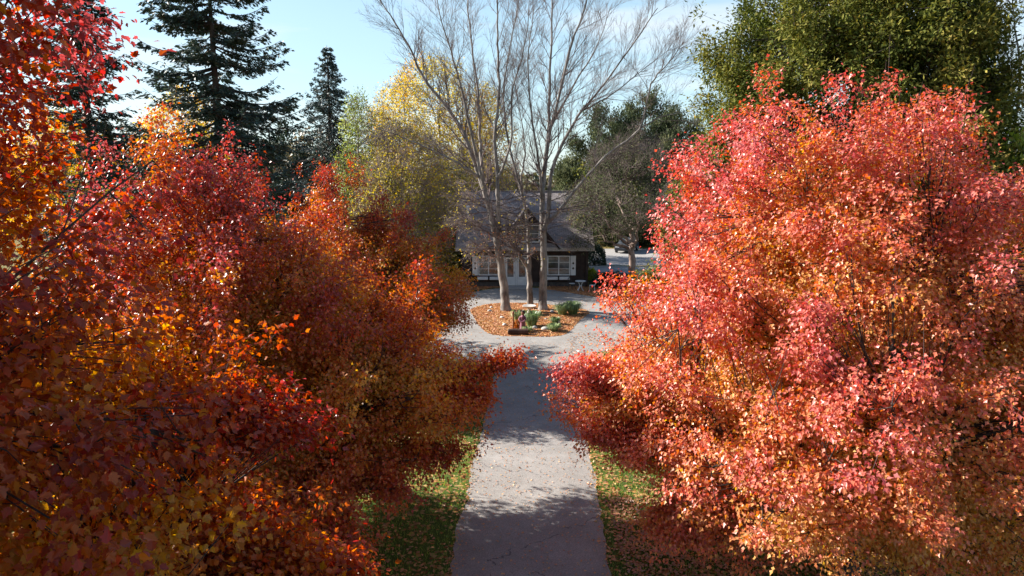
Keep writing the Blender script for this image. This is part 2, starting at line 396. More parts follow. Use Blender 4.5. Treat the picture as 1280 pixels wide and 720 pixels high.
#@@SETTING
# ------------------------------------------------------------------ ground
def ground_mat():
    m, nt, p = newmat('lawn'); L = nt.links.new
    tc = N(nt, 'ShaderNodeTexCoord')
    n1 = N(nt, 'ShaderNodeTexNoise', Scale=.35, Detail=5); n2 = N(nt, 'ShaderNodeTexNoise', Scale=9, Detail=6, Roughness=.7)
    r1 = ramp(nt, [(.3, (.035, .055, .015)), (.55, (.07, .105, .022)), (.75, (.12, .14, .035))])
    for n in (n1, n2): L(tc.outputs['Object'], n.inputs['Vector'])
    ad = N(nt, 'ShaderNodeMath', operation='MULTIPLY_ADD'); ad.inputs[1].default_value = .5; 
    hm = N(nt, 'ShaderNodeMath', operation='MULTIPLY'); hm.inputs[1].default_value = .5
    L(n1.outputs['Fac'], hm.inputs[0]); L(n2.outputs['Fac'], ad.inputs[0]); L(hm.outputs[0], ad.inputs[2]); L(ad.outputs[0], r1.inputs[0])
    # leaf litter
    vo = N(nt, 'ShaderNodeTexVoronoi', Scale=11); L(tc.outputs['Object'], vo.inputs['Vector'])
    lr = ramp(nt, [(0, (.20, .07, .03)), (.4, (.36, .17, .06)), (.7, (.42, .28, .12)), (1, (.22, .12, .07))])
    sx = N(nt, 'ShaderNodeSeparateColor'); L(vo.outputs['Color'], sx.inputs[0]); L(sx.outputs['Red'], lr.inputs[0])
    n3 = N(nt, 'ShaderNodeTexNoise', Scale=.5, Detail=4); L(tc.outputs['Object'], n3.inputs['Vector'])
    th = N(nt, 'ShaderNodeMath', operation='ADD'); L(sx.outputs['Green'], th.inputs[0]); L(n3.outputs['Fac'], th.inputs[1])
    gt = N(nt, 'ShaderNodeMath', operation='GREATER_THAN'); gt.inputs[1].default_value = 1.2; L(th.outputs[0], gt.inputs[0])
    mx = N(nt, 'ShaderNodeMix', data_type='RGBA'); L(gt.outputs[0], mx.inputs['Factor']); L(r1.outputs[0], mx.inputs['A']); L(lr.outputs[0], mx.inputs['B'])
    L(mx.outputs['Result'], p.inputs['Base Color']); p.inputs['Roughness'].default_value = .95; p.inputs['Specular IOR Level'].default_value = .1
    b = N(nt, 'ShaderNodeBump', Strength=.6, Distance=.04); L(n2.outputs['Fac'], b.inputs['Height']); L(b.outputs[0], p.inputs['Normal'])
    return m
def asphalt_mat(name='asphalt', base=(.235, .216, .20), hi=(.36, .336, .315)):
    m, nt, p = newmat(name); L = nt.links.new
    tc = N(nt, 'ShaderNodeTexCoord')
    n1 = N(nt, 'ShaderNodeTexNoise', Scale=.8, Detail=9, Roughness=.7); n2 = N(nt, 'ShaderNodeTexNoise', Scale=38, Detail=4)
    for n in (n1, n2): L(tc.outputs['Object'], n.inputs['Vector'])
    r1 = ramp(nt, [(.3, base), (.7, hi)]); L(n1.outputs['Fac'], r1.inputs[0])
    r2 = ramp(nt, [(.3, (.62, .62, .62)), (.7, (1.16, 1.16, 1.16))]); L(n2.outputs['Fac'], r2.inputs[0])
    mu = N(nt, 'ShaderNodeMix', data_type='RGBA', blend_type='MULTIPLY'); mu.inputs['Factor'].default_value = 1
    L(r1.outputs[0], mu.inputs['A']); L(r2.outputs[0], mu.inputs['B'])
    # cracks: thin dark voronoi edges broken up by noise
    nd = N(nt, 'ShaderNodeTexNoise', Scale=1.6, Detail=6); L(tc.outputs['Object'], nd.inputs['Vector'])
    mxv = N(nt, 'ShaderNodeMix', data_type='RGBA'); mxv.inputs['Factor'].default_value = .5; L(tc.outputs['Object'], mxv.inputs['A']); L(nd.outputs['Color'], mxv.inputs['B'])
    vo = N(nt, 'ShaderNodeTexVoronoi', Scale=.42, feature='DISTANCE_TO_EDGE'); L(mxv.outputs['Result'], vo.inputs['Vector'])
    lt = N(nt, 'ShaderNodeMath', operation='LESS_THAN'); lt.inputs[1].default_value = .0026; L(vo.outputs['Distance'], lt.inputs[0])
    nb = N(nt, 'ShaderNodeTexNoise', Scale=1.1, Detail=2); L(tc.outputs['Object'], nb.inputs['Vector'])
    g2 = N(nt, 'ShaderNodeMath', operation='GREATER_THAN'); g2.inputs[1].default_value = .5; L(nb.outputs['Fac'], g2.inputs[0])
    an = N(nt, 'ShaderNodeMath', operation='MULTIPLY'); L(lt.outputs[0], an.inputs[0]); L(g2.outputs[0], an.inputs[1])
    mx = N(nt, 'ShaderNodeMix', data_type='RGBA'); mx.inputs['B'].default_value = (.12, .11, .11, 1)
    L(an.outputs[0], mx.inputs['Factor']); L(mu.outputs['Result'], mx.inputs['A']); L(mx.outputs['Result'], p.inputs['Base Color'])
    p.inputs['Roughness'].default_value = .85; p.inputs['Specular IOR Level'].default_value = .3
    b = N(nt, 'ShaderNodeBump', Strength=.35, Distance=.01); L(n2.outputs['Fac'], b.inputs['Height']); L(b.outputs[0], p.inputs['Normal'])
    return m
def mulch_mat():
    m, nt, p = newmat('leaf_mulch'); L = nt.links.new
    tc = N(nt, 'ShaderNodeTexCoord'); vo = N(nt, 'ShaderNodeTexVoronoi', Scale=9); L(tc.outputs['Object'], vo.inputs['Vector'])
    sx = N(nt, 'ShaderNodeSeparateColor'); L(vo.outputs['Color'], sx.inputs[0])
    n1 = N(nt, 'ShaderNodeTexNoise', Scale=.5, Detail=5); L(tc.outputs['Object'], n1.inputs['Vector'])
    av = N(nt, 'ShaderNodeMath', operation='MULTIPLY_ADD'); av.inputs[1].default_value = .55; L(sx.outputs['Red'], av.inputs[0])
    h = N(nt, 'ShaderNodeMath', operation='MULTIPLY'); h.inputs[1].default_value = .5; L(n1.outputs['Fac'], h.inputs[0]); L(h.outputs[0], av.inputs[2])
    r = ramp(nt, [(.15, (.12, .05, .03)), (.35, (.42, .15, .05)), (.55, (.60, .27, .08)), (.8, (.64, .38, .14))]); L(av.outputs[0], r.inputs[0])
    L(r.outputs[0], p.inputs['Base Color']); p.inputs['Roughness'].default_value = .9
    b = N(nt, 'ShaderNodeBump', Strength=.8, Distance=.04); L(sx.outputs['Green'], b.inputs['Height']); L(b.outputs[0], p.inputs['Normal'])
    return m
M_lawn, M_asph, M_mulch = ground_mat(), asphalt_mat(), mulch_mat()
M_lot = asphalt_mat('pale_asphalt', (.30, .285, .275), (.38, .36, .345))
np_mesh('ground', [(-900, -300, 0), (900, -300, 0), (900, 1800, 0), (-900, 1800, 0)], np.array([[0, 1, 2, 3]]), M_lawn)['kind'] = 'structure'
def smooth_poly(pts, n=6):
    P = np.array([q[:2] for q in pts], float); k = len(P); out = []
    for i in range(k):
        a, b, c, d = P[i-1], P[i], P[(i+1) % k], P[(i+2) % k]
        for j in range(n):
            t = j / n
            out.append(.5 * ((2*b) + (-a+c)*t + (2*a-5*b+4*c-d)*t*t + (-a+3*b-3*c+d)*t**3))
    return np.array(out)
def sheet(name, poly, z, mat, rough_edge=0, seed=1):
    P = np.array(poly, float)[:, :2]
    if rough_edge: P = P + np.random.default_rng(seed).normal(0, rough_edge, P.shape)
    V = np.column_stack([P, np.full(len(P), z)])
    o = np_mesh(name, V, np.arange(len(P))[None], mat); o['kind'] = 'structure'; return o
def drive_x(Y): return .38 + .0416 * (Y - 13.5)
ys = np.concatenate([np.arange(-12, 34.6, .35)]); rg = np.random.default_rng(4)
Le = np.column_stack([drive_x(ys) - 1.76 + rg.normal(0, .045, len(ys)), ys]); Re = np.column_stack([drive_x(ys) + 1.76 + rg.normal(0, .03, len(ys)), ys])
sheet('driveway', np.concatenate([Le, Re[::-1]]), .006, M_asph)
# turning loop in front of the house
court_px = [(612, 452), (570, 449), (510, 447), (440, 444), (400, 420), (420, 396), (490, 388), (545, 378), (578, 368.5), (606, 362.5), (632, 360.2), (668, 360.0),
            (686, 362), (712, 366), (745, 371.5), (790, 376), (860, 380), (960, 380), (1040, 385), (1040, 412), (900, 420), (800, 430), (750, 440), (716, 452), (660, 456)]
sheet('turning_loop', smooth_poly([gp(*q) for q in court_px]), .010, M_asph)
bed_px = [(588, 388), (592, 395), (597, 404), (606, 414), (622, 419.5), (650, 420.5), (680, 421), (703, 419), (715, 411), (724, 401), (736, 392), (728, 386.5), (706, 383.5), (680, 380.5), (650, 379), (622, 379.5), (600, 382.5)]
BED = smooth_poly([gp(*q) for q in bed_px]); sheet('island_bed', BED, .016, M_mulch, .03)
bl = smooth_poly([gp(*q) for q in [(480, 372), (530, 372), (565, 369), (590, 363.5), (612, 360.5), (628, 359), (628, 357.5), (560, 358), (480, 360)]])
sheet('left_house_bed', bl, .014, M_mulch, .03)
br = smooth_poly([gp(*q) for q in [(676, 359), (676, 361), (700, 364), (730, 369), (770, 373), (840, 377), (900, 377), (900, 366), (800, 362), (740, 357.5), (700, 357.5)]])
sheet('right_house_bed', br, .014, M_mulch, .03)
# road and car park behind the house on the right
sheet('back_road', [gp(735, 345), gp(1180, 352), gp(1250, 333), gp(1000, 331), gp(737, 334)], .008, M_lot)
sheet('car_park', [gp(700, 331.5), gp(1100, 331.5), gp(1000, 311), gp(700, 311)], .008, M_lot)
kb = MB(); a, b = gp(736, 334), gp(1000, 332.6); kb.box(a[0], b[0], a[1] - .1, a[1] + .08, 0, .13, .02); tag(kb.build('kerb', mottled('kerb_concrete', (.3, .29, .27), (.42, .4, .38), 5)), kind='structure')

#@@OBJECTS
# ------------------------------------------------------------------ house
HY = 51.3
def hx(px, py=340): return pt(px, py, HY)[0]
def hz(py, Y=HY): return pt(640, py, Y)[2]
M_dkwood = mottled('dark_brown_timber', (.028, .018, .016), (.055, .036, .032), 2.5, .75, .3)
M_white = mottled('painted_white_wood', (.60, .60, .62), (.72, .72, .73), 3, .5, .1)
M_beam = mottled('weathered_grey_board', (.28, .25, .23), (.40, .37, .34), 4, .7, .2)
M_gutter = M_beam
m, nt, p = newmat('window_glass'); p.inputs['Base Color'].default_value = (.03, .035, .04, 1); p.inputs['Roughness'].default_value = .06; p.inputs['Specular IOR Level'].default_value = .8
_t = N(nt, 'ShaderNodeTexCoord'); _n = N(nt, 'ShaderNodeTexNoise', Scale=1.4, Detail=2); _b = N(nt, 'ShaderNodeBump', Strength=.12, Distance=.05)
nt.links.new(_t.outputs['Object'], _n.inputs['Vector']); nt.links.new(_n.outputs['Fac'], _b.inputs['Height']); nt.links.new(_b.outputs[0], p.inputs['Normal'])
_r = ramp(nt, [(.4, (.02, .022, .026)), (.62, (.10, .11, .12))]); nt.links.new(_n.outputs['Fac'], _r.inputs[0]); nt.links.new(_r.outputs[0], p.inputs['Base Color'])
M_glass = m
def shingle_mat():
    m, nt, p = newmat('roof_shingles'); L = nt.links.new
    tc = N(nt, 'ShaderNodeTexCoord'); mp = N(nt, 'ShaderNodeMapping'); 
    br = N(nt, 'ShaderNodeTexBrick', Scale=1.0); br.offset = .5
    br.inputs['Brick Width'].default_value = .33; br.inputs['Row Height'].default_value = .14; br.inputs['Mortar Size'].default_value = .008
    br.inputs['Color1'].default_value = (.24, .205, .195, 1); br.inputs['Color2'].default_value = (.35, .305, .29, 1); br.inputs['Mortar'].default_value = (.07, .06, .06, 1)
    L(tc.outputs['Object'], mp.inputs[0]); mp.inputs['Rotation'].default_value = (R_(-40), 0, 0); L(mp.outputs[0], br.inputs['Vector'])
    nz = N(nt, 'ShaderNodeTexNoise', Scale=1.2, Detail=5); L(tc.outputs['Object'], nz.inputs['Vector'])
    r = ramp(nt, [(.3, (.8, .78, .78)), (.7, (1.15, 1.12, 1.1))]); L(nz.outputs['Fac'], r.inputs[0])
    mu = N(nt, 'ShaderNodeMix', data_type='RGBA', blend_type='MULTIPLY'); mu.inputs['Factor'].default_value = 1
    L(br.outputs['Color'], mu.inputs['A']); L(r.outputs[0], mu.inputs['B']); L(mu.outputs['Result'], p.inputs['Base Color'])
    p.inputs['Roughness'].default_value = .9
    b = N(nt, 'ShaderNodeBump', Strength=.5, Distance=.02); L(br.outputs['Fac'], b.inputs['Height']); b.invert = True; L(b.outputs[0], p.inputs['Normal'])
    return m
M_shing = shingle_mat()
x0, x1 = hx(578), hx(734); EZ = 2.95
H = thing('house', 'dark brown timber house with grey shingle roof, white windows, shutters and a front gable', 'house', ((x0+x1)/2, HY, 0))
hx0, hx1 = x0 - H.location.x, x1 - H.location.x
def lx(px): return hx(px) - H.location.x
depth = 9.0; ridge_z = 6.9; ry = 4.6
wl = MB()   # walls: prism with gable ends
wl.prism([(0, 0), (depth, 0), (depth, EZ - .1), (ry, ridge_z - .25), (0, EZ - .1)], hx0, hx1, 'x')
for k in range(24):      # vertical board battens on the front
    xx = hx0 + .2 + k * (hx1 - hx0 - .4) / 23
    wl.box(xx - .03, xx + .03, -.03, .01, .3, EZ - .3)
wl.build('wall', M_dkwood, H)
st = MB(); st.box(hx0 - .05, hx1 + .05, -.06, .02, 0, .32, .01); st.build('plinth', mottled('stone_plinth', (.05, .045, .045), (.1, .09, .085), 4), H)
rf = MB(); th = .16
sl = (ridge_z - EZ) / (ry + .7)
for ya, za, yb, zb in ((-.7, EZ - .02, ry, ridge_z), (depth + .7, EZ - .02, ry, ridge_z)):
    rf.prism([(ya, za), (yb, zb), (yb, zb + th), (ya, za + th)], hx0 - .45, hx1 + .45, 'x')
rf.box(hx0 - .46, hx1 + .46, ry - .1, ry + .1, ridge_z + .06, ridge_z + .2, .02)
roof = rf.build('roof', M_shing, H)
MB().box(hx0 - .45, hx1 + .45, -.80, -.70, EZ - .16, EZ + .10, .015).build('gutter', M_beam, H)
vp = pt(584.5, 266, HY + 1.2)
sv = MB().lathe([(.11, -.5), (.11, .45), (.17, .46), (.19, .56), (.08, .66)], 14); o = sv.build('vent_pipe', M_white, roof, True); o.location = (vp[0] - H.location.x, 1.2, vp[2] - .1)
# front gable (wall dormer)
gx = lx(659); gapex = 5.9; ghw = 2.05; gb = 3.25
g = MB(); g.prism([(gx - ghw, gb), (gx + ghw, gb), (gx, gapex)], -.35, 3.0, 'y'); g.build('gable', M_dkwood, H)
gr = MB()
for s in (-1, 1):
    n_ = Vector((gapex - gb, ghw)).normalized() * .14
    e = .42; dx = ghw / (gapex - gb)
    gr.prism([(gx + s*(ghw + e*dx*.8), gb - e*.8), (gx, gapex + .02), (gx, gapex + .2), (gx + s*(ghw + e*dx*.8 + .16), gb - e*.8 + .02)], -.75, 3.4, 'y')
gr.build('gable_roof', M_shing, H)
bb = MB()
for s in (-1, 1):
    bb.prism([(gx + s*(ghw + .30), gb - .34), (gx, gapex - .05), (gx, gapex + .10), (gx + s*(ghw + .42), gb - .30)], -.80, -.755, 'y')
bb.build('bargeboard', M_dkwood, H)
def window(xa, xb, za, zb, y=-.02, panes=2, parent=H, name='window', rows=1):
    f = MB(); t = .075
    f.box(xa, xb, y - .06, y, zb - t, zb).box(xa, xb, y - .06, y, za, za + t)
    w_ = (xb - xa - t) / panes
    for k in range(panes + 1): f.box(xa + k*w_, xa + k*w_ + t, y - .055, y - .003, za + t, zb - t)
    for rr in range(1, rows): z = za + (zb - za) * rr / rows; f.box(xa + t, xb - t, y - .035, y - .006, z - .015, z + .015)
    fo = f.build(name, M_white, parent)
    pn = MB()
    for k in range(panes): pn.box(xa + k*w_ + t, xa + (k+1)*w_, y - .026, y - .012, za + t, zb - t)
    pn.build('pane', M_glass, fo)
    return fo
def shutter(xa, xb, za, zb):
    s = MB().box(xa, xb, -.085, -.035, za, zb, .01).build('shutter', M_white, H)
    for zc in (za + (zb-za)*.36, za + (zb-za)*.62):
        hb = MB(); xm = (xa + xb) / 2; r = .085
        hb.prism([(xm, zc - r*1.2), (xm + r, zc), (xm, zc + r*1.2), (xm - r, zc)], -.095, -.088, 'y')
        hb.build('diamond_cutout', M_dkwood, s)
zt, zb_ = hz(319.5), hz(344)
window(lx(598), lx(623.5), zb_, zt, -.03, 2, rows=3); shutter(lx(590.5), lx(597.5), zb_, zt); shutter(lx(624), lx(630.5), zb_, zt)
window(lx(684), lx(712.5), zb_, zt, -.03, 2, rows=3); shutter(lx(713), lx(719.5), zb_, zt); shutter(lx(676.5), lx(683.5), zb_, zt)
for a, b in ((597, 610), (612, 625), (683, 697), (699, 712)):
    MB().box(lx(a), lx(b), -.32, -.04, hz(349), hz(345.5), .01).build('window_box', M_white, H)
for a, b in ((632, 644), (646.5, 658.5)):
    d = MB(); xa, xb = lx(a), lx(b); dt = hz(321.5); t = .13
    d.box(xa, xb, -.09, -.03, .1, .75).box(xa, xa + t, -.09, -.03, .75, dt).box(xb - t, xb, -.09, -.03, .75, dt).box(xa + t, xb - t, -.09, -.03, dt - t, dt)
    dd = d.build('door', M_white, H)
    MB().box(xa + t, xb - t, -.07, -.05, .75, dt - t).build('pane', M_glass, dd)
    MB().tube([((xb - .065), -.15, 1.0), ((xb - .065), -.15, 1.16)], .014).box(xb - .08, xb - .05, -.15, -.09, 1.07, 1.09).build('handle', M_dkwood, dd)
db = MB(); db.box(lx(630.5), lx(631.8), -.11, -.03, .1, hz(320)).box(lx(644.2), lx(646.3), -.11, -.03, .1, hz(320)).box(lx(658.7), lx(660), -.11, -.03, .1, hz(320)).box(lx(630.5), lx(660), -.11, -.03, hz(320), hz(318)); db.build('door_frame', M_white, H)
window(lx(645), lx(674), hz(303, HY-.35), hz(281, HY-.35), -.37, 2, rows=2)
MB().box(lx(628), lx(664), -1.3, -.07, 0, .09, .02).build('doorstep', mottled('step_concrete', (.3, .28, .27), (.4, .38, .36), 4), H)
# dark corner posts and a porch post row
for px in (579, 733.3): MB().box(lx(px) - .09, lx(px) + .09, -.12, -.035, 0, EZ - .17).build('corner_post', M_dkwood, H)

# ------------------------------------------------------------------ patio set, post table, birdbath, figure, rocks
M_iron = mottled('black_iron', (.02, .02, .022), (.04, .04, .042), 8, .5, .1)
M_cast = mottled('white_cast_metal', (.58, .58, .58), (.74, .74, .73), 8, .45, .15)
tp = gp(725.5, 363.5)
T = thing('patio_table', 'small round white cast metal table standing between two patio chairs by the house', 'table', (tp[0], tp[1], 0))
MB().lathe([(.0, .70), (.36, .70), (.40, .715), (.40, .735), (.37, .745), (.0, .745)][1:-1], 28).build('table_top', M_cast, T, True)
for k in range(4):
    a = math.pi/4 + k*math.pi/2; c_, s_ = math.cos(a), math.sin(a)
    MB().tube([(c_*.26, s_*.26, .70), (c_*.12, s_*.12, .5), (c_*.07, s_*.07, .36), (c_*.16, s_*.16, .18), (c_*.30, s_*.30, 0.01)], [.02, .022, .028, .022, .025], 8).build('leg', M_cast, T, True)
MB().lathe([(.10, .34), (.12, .36), (.12, .38), (.10, .40)], 14).build('collar', M_cast, T, True)
def chair(label, loc, rz, mb_, ms):
    C = thing('patio_chair', label, 'chair', loc, rz, 'patio chairs at the round table')
    MB().lathe([(.10, .43), (.215, .43), (.225, .445), (.215, .462), (.10, .455)], 20).build('seat', ms, C, True)
    for sx, sy in ((-1, -1), (-1, 1), (1, -1), (1, 1)):
        MB().tube([(sx*.15, sy*.15, .435), (sx*.17, sy*.17, .2), (sx*.21, sy*.20, 0.005)], [.018, .014, .017], 8).build('leg', mb_, C, True)
    bk = MB(); pts = [(-.20, -.17, .44), (-.25, -.20, .62), (-.27, -.16, .80), (-.29, 0, .90), (-.27, .16, .80), (-.25, .20, .62), (-.20, .17, .44)]
    bk.tube(pts, .018, 8)
    for yy in (-.1, -.03, .04, .11): bk.tube([(-.21, yy, .45), (-.265, yy*1.1, .70), (-.28, yy*.8, .86)], .011, 6)
    bk.tube([(-.245, -.19, .62), (-.262, 0, .66), (-.245, .19, .62)], .011, 6)
    bk.build('backrest', mb_, C, True)
    return C
c1 = gp(717, 362.5); chair('dark metal patio chair with a white seat, left of the round white table', (c1[0]-.1, c1[1]+.25, 0), R_(-50), M_iron, M_cast)
c2 = gp(740, 364); chair('white cast metal patio chair right of the round white table, facing left', (c2[0], c2[1], 0), R_(172), M_cast, M_cast)
# post table left of the house
b = gp(574, 363.5)
W = thing('bird_feeder_table', 'white plank shelf on one white post at the left corner of the house', 'feeder', (b[0], b[1], 0))
MB().tube([(0, 0, 0), (.01, 0, .78)], [.07, .055], 8).build('post', M_cast, W); MB().box(-.4, .55, -.25, .25, .78, .84, .01).build('shelf', M_cast, W)
MB().box(-.16, .16, -.16, .16, 0, .05, .01).build('base', M_cast, W)
# birdbath
M_stone = mottled('pale_stone', (.38, .35, .32), (.55, .52, .48), 6, .85, .4)
b = gp(661.5, 393)
Bt = thing('birdbath', 'pale stone birdbath with a wide shallow basin in front of the middle trunk', 'birdbath', (b[0], b[1], 0))
MB().lathe([(.2, 0), (.2, .06), (.13, .12), (.09, .3), (.12, .42)], 18).build('pedestal', M_stone, Bt, True)
MB().lathe([(.12, .41), (.3, .45), (.41, .53), (.42, .56), (.38, .56), (.25, .49), (.05, .48)], 24).build('basin', M_stone, Bt, True)
# figure on a log
M_log = barkmat('rotten_log', (.03, .015, .012), (.11, .06, .045), 8)
lg = gp(647.5, 418.5)
G = thing('log', 'dark brown log lying at the front edge of the leaf-covered island bed', 'log', (lg[0], lg[1], 0))
MB().tube([(-.52, 0, .17), (-.2, .01, .18), (.2, .0, .17), (.55, -.01, .18)], [.155, .165, .16, .17], 14).build('bark', M_log, G, True)
MB().tube([(-.56, 0, .17), (-.51, 0, .17)], [.12, .13], 12).build('cut_end', mottled('cut_wood', (.25, .15, .09), (.35, .22, .13), 9), G)
M_plum = mottled('plum_glaze', (.16, .05, .075), (.25, .09, .12), 6, .6, .2)
M_terra = mottled('brown_glaze', (.18, .07, .035), (.27, .12, .06), 6, .6, .2)
fg = gp(653.5, 412.5)
F = thing('garden_statue', 'small plum coloured garden statue with brown hair behind the dark log', 'statue', (fg[0], fg[1], 0), R_(-15))
def skin(name, verts, edges, radii, mat, parent, sub=2):
    me = bpy.data.meshes.new(name); me.from_pydata(verts, edges, []); o = bpy.data.objects.new(name, me); link(o, parent)
    md = o.modifiers.new('skin', 'SKIN'); md.use_smooth_shade = True
    for i, r in enumerate(radii):
        me.skin_vertices[0].data[i].radius = (r, r) if not hasattr(r, '__len__') else r
    me.skin_vertices[0].data[0].use_root = True
    s = o.modifiers.new('sub', 'SUBSURF'); s.levels = sub; s.render_levels = sub; me.materials.append(mat); return o
MB().lathe([(.19, .02), (.19, .06), (.17, .1), (.15, .35), (.12, .55), (.13, .68), (.145, .76), (.10, .82), (.05, .86)], 20).build('robe', M_plum, F, True)
MB().tube([(-.13, -.02, .76), (-.19, -.08, .62), (-.13, -.17, .52), (-.02, -.19, .5), (.10, -.18, .52), (.18, -.09, .62), (.13, -.02, .76)], [.05, .05, .045, .04, .045, .05, .05], 10).build('arms', M_plum, F, True)
MB().lathe([(.04, .84), (.075, .87), (.10, .94), (.095, 1.01), (.06, 1.06), (.02, 1.07)], 16).build('head', M_terra, F, True)
MB().lathe([(.10, .90), (.118, .95), (.115, 1.02), (.08, 1.08), (.03, 1.10)], 16, Matrix.Translation((0, .025, 0))).build('hair', M_log, F, True)
b = gp(641.5, 411)
Ps = thing('garden_stake', 'reddish brown wooden stake with a knobbed top left of the plum statue', 'stake', (b[0], b[1], 0))
MB().tube([(0, 0, 0), (.01, 0, .4), (-.01, 0, .82)], [.06, .05, .045], 8).build('shaft', M_terra, Ps, True)
MB().lathe([(.03, .80), (.07, .85), (.085, .91), (.06, .97), (.02, 1.0)], 12).build('knob', M_terra, Ps, True)

def rock(px, py, s, label, seed):
    rng = np.random.default_rng(seed); bm = bmesh.new(); bmesh.ops.create_icosphere(bm, subdivisions=3, radius=1)
    nn = Noise(rng, 1.6); co = np.array([v.co[:] for v in bm.verts]); k = 1 + .22 * nn(co)
    for v, f in zip(bm.verts, k): v.co = Vector((v.co.x*s*f, v.co.y*s*.75*f, max(v.co.z, -.35)*s*.62*f + s*.2))
    me = bpy.data.meshes.new('rock'); bm.to_mesh(me); bm.free(); me.materials.append(M_stone)
    o = bpy.data.objects.new('rock', me); link(o); g_ = gp(px, py); o.location = (g_[0], g_[1], .01); o.rotation_euler.z = seed
    tag(o, label, 'rock', 'stones in the island bed')
rock(682.5, 412.5, .27, 'largest pale stone near the front right of the island bed', 3)
rock(668.5, 410.5, .17, 'pale stone right of the leafy clump beside the statue', 4)
rock(690.5, 390.5, .15, 'rounded pale stone right of the right hand bare trunk', 5)
rock(682.5, 399.5, .1, 'small pale stone on its own in the middle right of the bed', 6)
rock(698, 404, .14, 'pinkish stone beside the small plant at the right edge of the bed', 7)
rock(631, 407, .16, 'pale stone left of the reddish brown stake', 8)
rock(627.5, 397.5, .13, 'dark topped stone below the left bare trunk', 9)
rock(612, 389.5, .15, 'flat stone on the left side of the island bed', 10)
rock(614, 385, .12, 'small stone highest up on the left side of the island bed', 11)

# strap-leaved clumps and small shrubs
M_strap = leafmat('strap_leaf', [(0, (.10, .16, .05)), (.5, (.16, .24, .08)), (1, (.30, .36, .16))], rough=.45, trans=.3)
def clump(px, py, r, h, n, label, seed, name='daylily_clump', tone=.5):
    rng = np.random.default_rng(seed); g_ = gp(px, py)
    th = rng.uniform(0, 6.28, n); rr = rng.uniform(0, .45, n) * r
    b0 = np.column_stack([np.cos(th)*rr, np.sin(th)*rr, np.zeros(n)]); o_ = np.column_stack([np.cos(th), np.sin(th), np.zeros(n)])
    ln = rng.uniform(.6, 1.1, n)[:, None]; side = np.column_stack([-np.sin(th), np.cos(th), np.zeros(n)]) * .014
    V = []; prev = b0
    ctr = [b0, b0 + o_*r*.22*ln + np.array((0, 0, h*.6))*ln, b0 + o_*r*.55*ln + np.array((0, 0, h*.92))*ln, b0 + o_*r*.95*ln + np.array((0, 0, h*.62))*ln]
    wd = [1, 1.2, .9, .1]
    for c, w_ in zip(ctr, wd): V += [c - side*w_, c + side*w_]
    V = np.stack(V, 1); F_ = np.array([[0, 1, 3, 2], [2, 3, 5, 4], [4, 5, 7, 6]])
    FF = (F_[None] + (np.arange(n)*8)[:, None, None]).reshape(-1, 4)
    t = np.repeat(np.clip(rng.normal(tone, .2, n), 0, 1), 3)
    o = np_mesh(name, V.reshape(-1, 3), FF, M_strap, attrs={'tone': t, 'vary': np.repeat(rng.uniform(0, 1, n), 3)}, loc=(g_[0], g_[1], .015))
    tag(o, label, 'plant')
clump(664.5, 408, .58, .85, 420, 'tall green strap-leaved clump just right of the plum statue', 1)
clump(703, 393.5, .55, .68, 340, 'left half of the grey green clump near the right tip of the island bed', 2, tone=.7)
clump(716, 393, .62, .75, 420, 'right half of the grey green clump casting a dark shadow on the asphalt', 3, tone=.6)
clump(692.5, 414, .42, .42, 240, 'low light green clump at the front right of the bed beside the largest stone', 4, tone=.8)
clump(659.5, 415.5, .32, .32, 200, 'low yellow green tuft right of the dark log', 5, tone=1)
clump(694, 405.5, .34, .42, 200, 'small dark green tuft left of the pinkish stone', 6, tone=.2)
clump(647, 401, .42, .6, 260, 'pale green clump behind the statue and the stake', 7, tone=1)
M_mum = leafmat('rust_flower', [(0, (.35, .10, .02)), (1, (.62, .24, .04))], trans=.2)
def bush(name, label, loc, r, h, n, ls, mat, seed, tone=.5, cat='shrub', flat=1.0, kind='oval'):
    rng = np.random.default_rng(seed); d = unit(rng.normal(size=(n, 3))); d[:, 2] = np.abs(d[:, 2]); nn = Noise(rng, 3.5)
    f = rng.uniform(.6, 1, n)[:, None] ** .5 * (1 + .18*nn(d*2)[:, None]); p_ = d * f * np.array((r, r*flat, h)) + np.array((0, 0, .05))
    root = thing(name, label, cat, loc)
    dd = unit(d + rng.normal(0, .5, (n, 3)) + np.array((0, 0, .3))); nr = unit(d + rng.normal(0, .6, (n, 3)))
    leaves_mesh('foliage', p_, dd, nr, ls*rng.uniform(.7, 1.3, n), kind, mat, root, np.clip(tone + rng.normal(0, .2, n), 0, 1), rng.uniform(0, 1, n))
    k = 26; a = rng.uniform(0, 6.28, k); e = np.column_stack([np.cos(a)*r*.6, np.sin(a)*r*flat*.6, rng.uniform(.4, .85, k)*h])
    seg_mesh('stems', np.column_stack([e*0 + rng.normal(0, .03, (k, 3))*np.array((1, 1, 0)), e, np.full(k, .016), np.full(k, .006)]), M_dkbark, root, 5)
    return root
b = gp(646, 411.5); bush('chrysanthemum', 'rust orange flowers massed between the stake and the plum statue', (b[0]+.02, b[1]+.12, 0), .2, .42, 500, .07, M_mum, 11, cat='flowers')
M_ygreen = leafmat('golden_shrub_leaf', [(0, (.28, .34, .04)), (1, (.60, .60, .08))], trans=.35)
M_dkgreen = leafmat('dark_juniper_leaf', [(0, (.015, .03, .015)), (1, (.045, .075, .035))], rough=.6, trans=.1)
b = gp(741, 352); bush('golden_shrub', 'rounded bright yellow green shrub at the right corner of the house', (b[0], b[1]+.6, 0), .46, .95, 2600, .08, M_ygreen, 12)
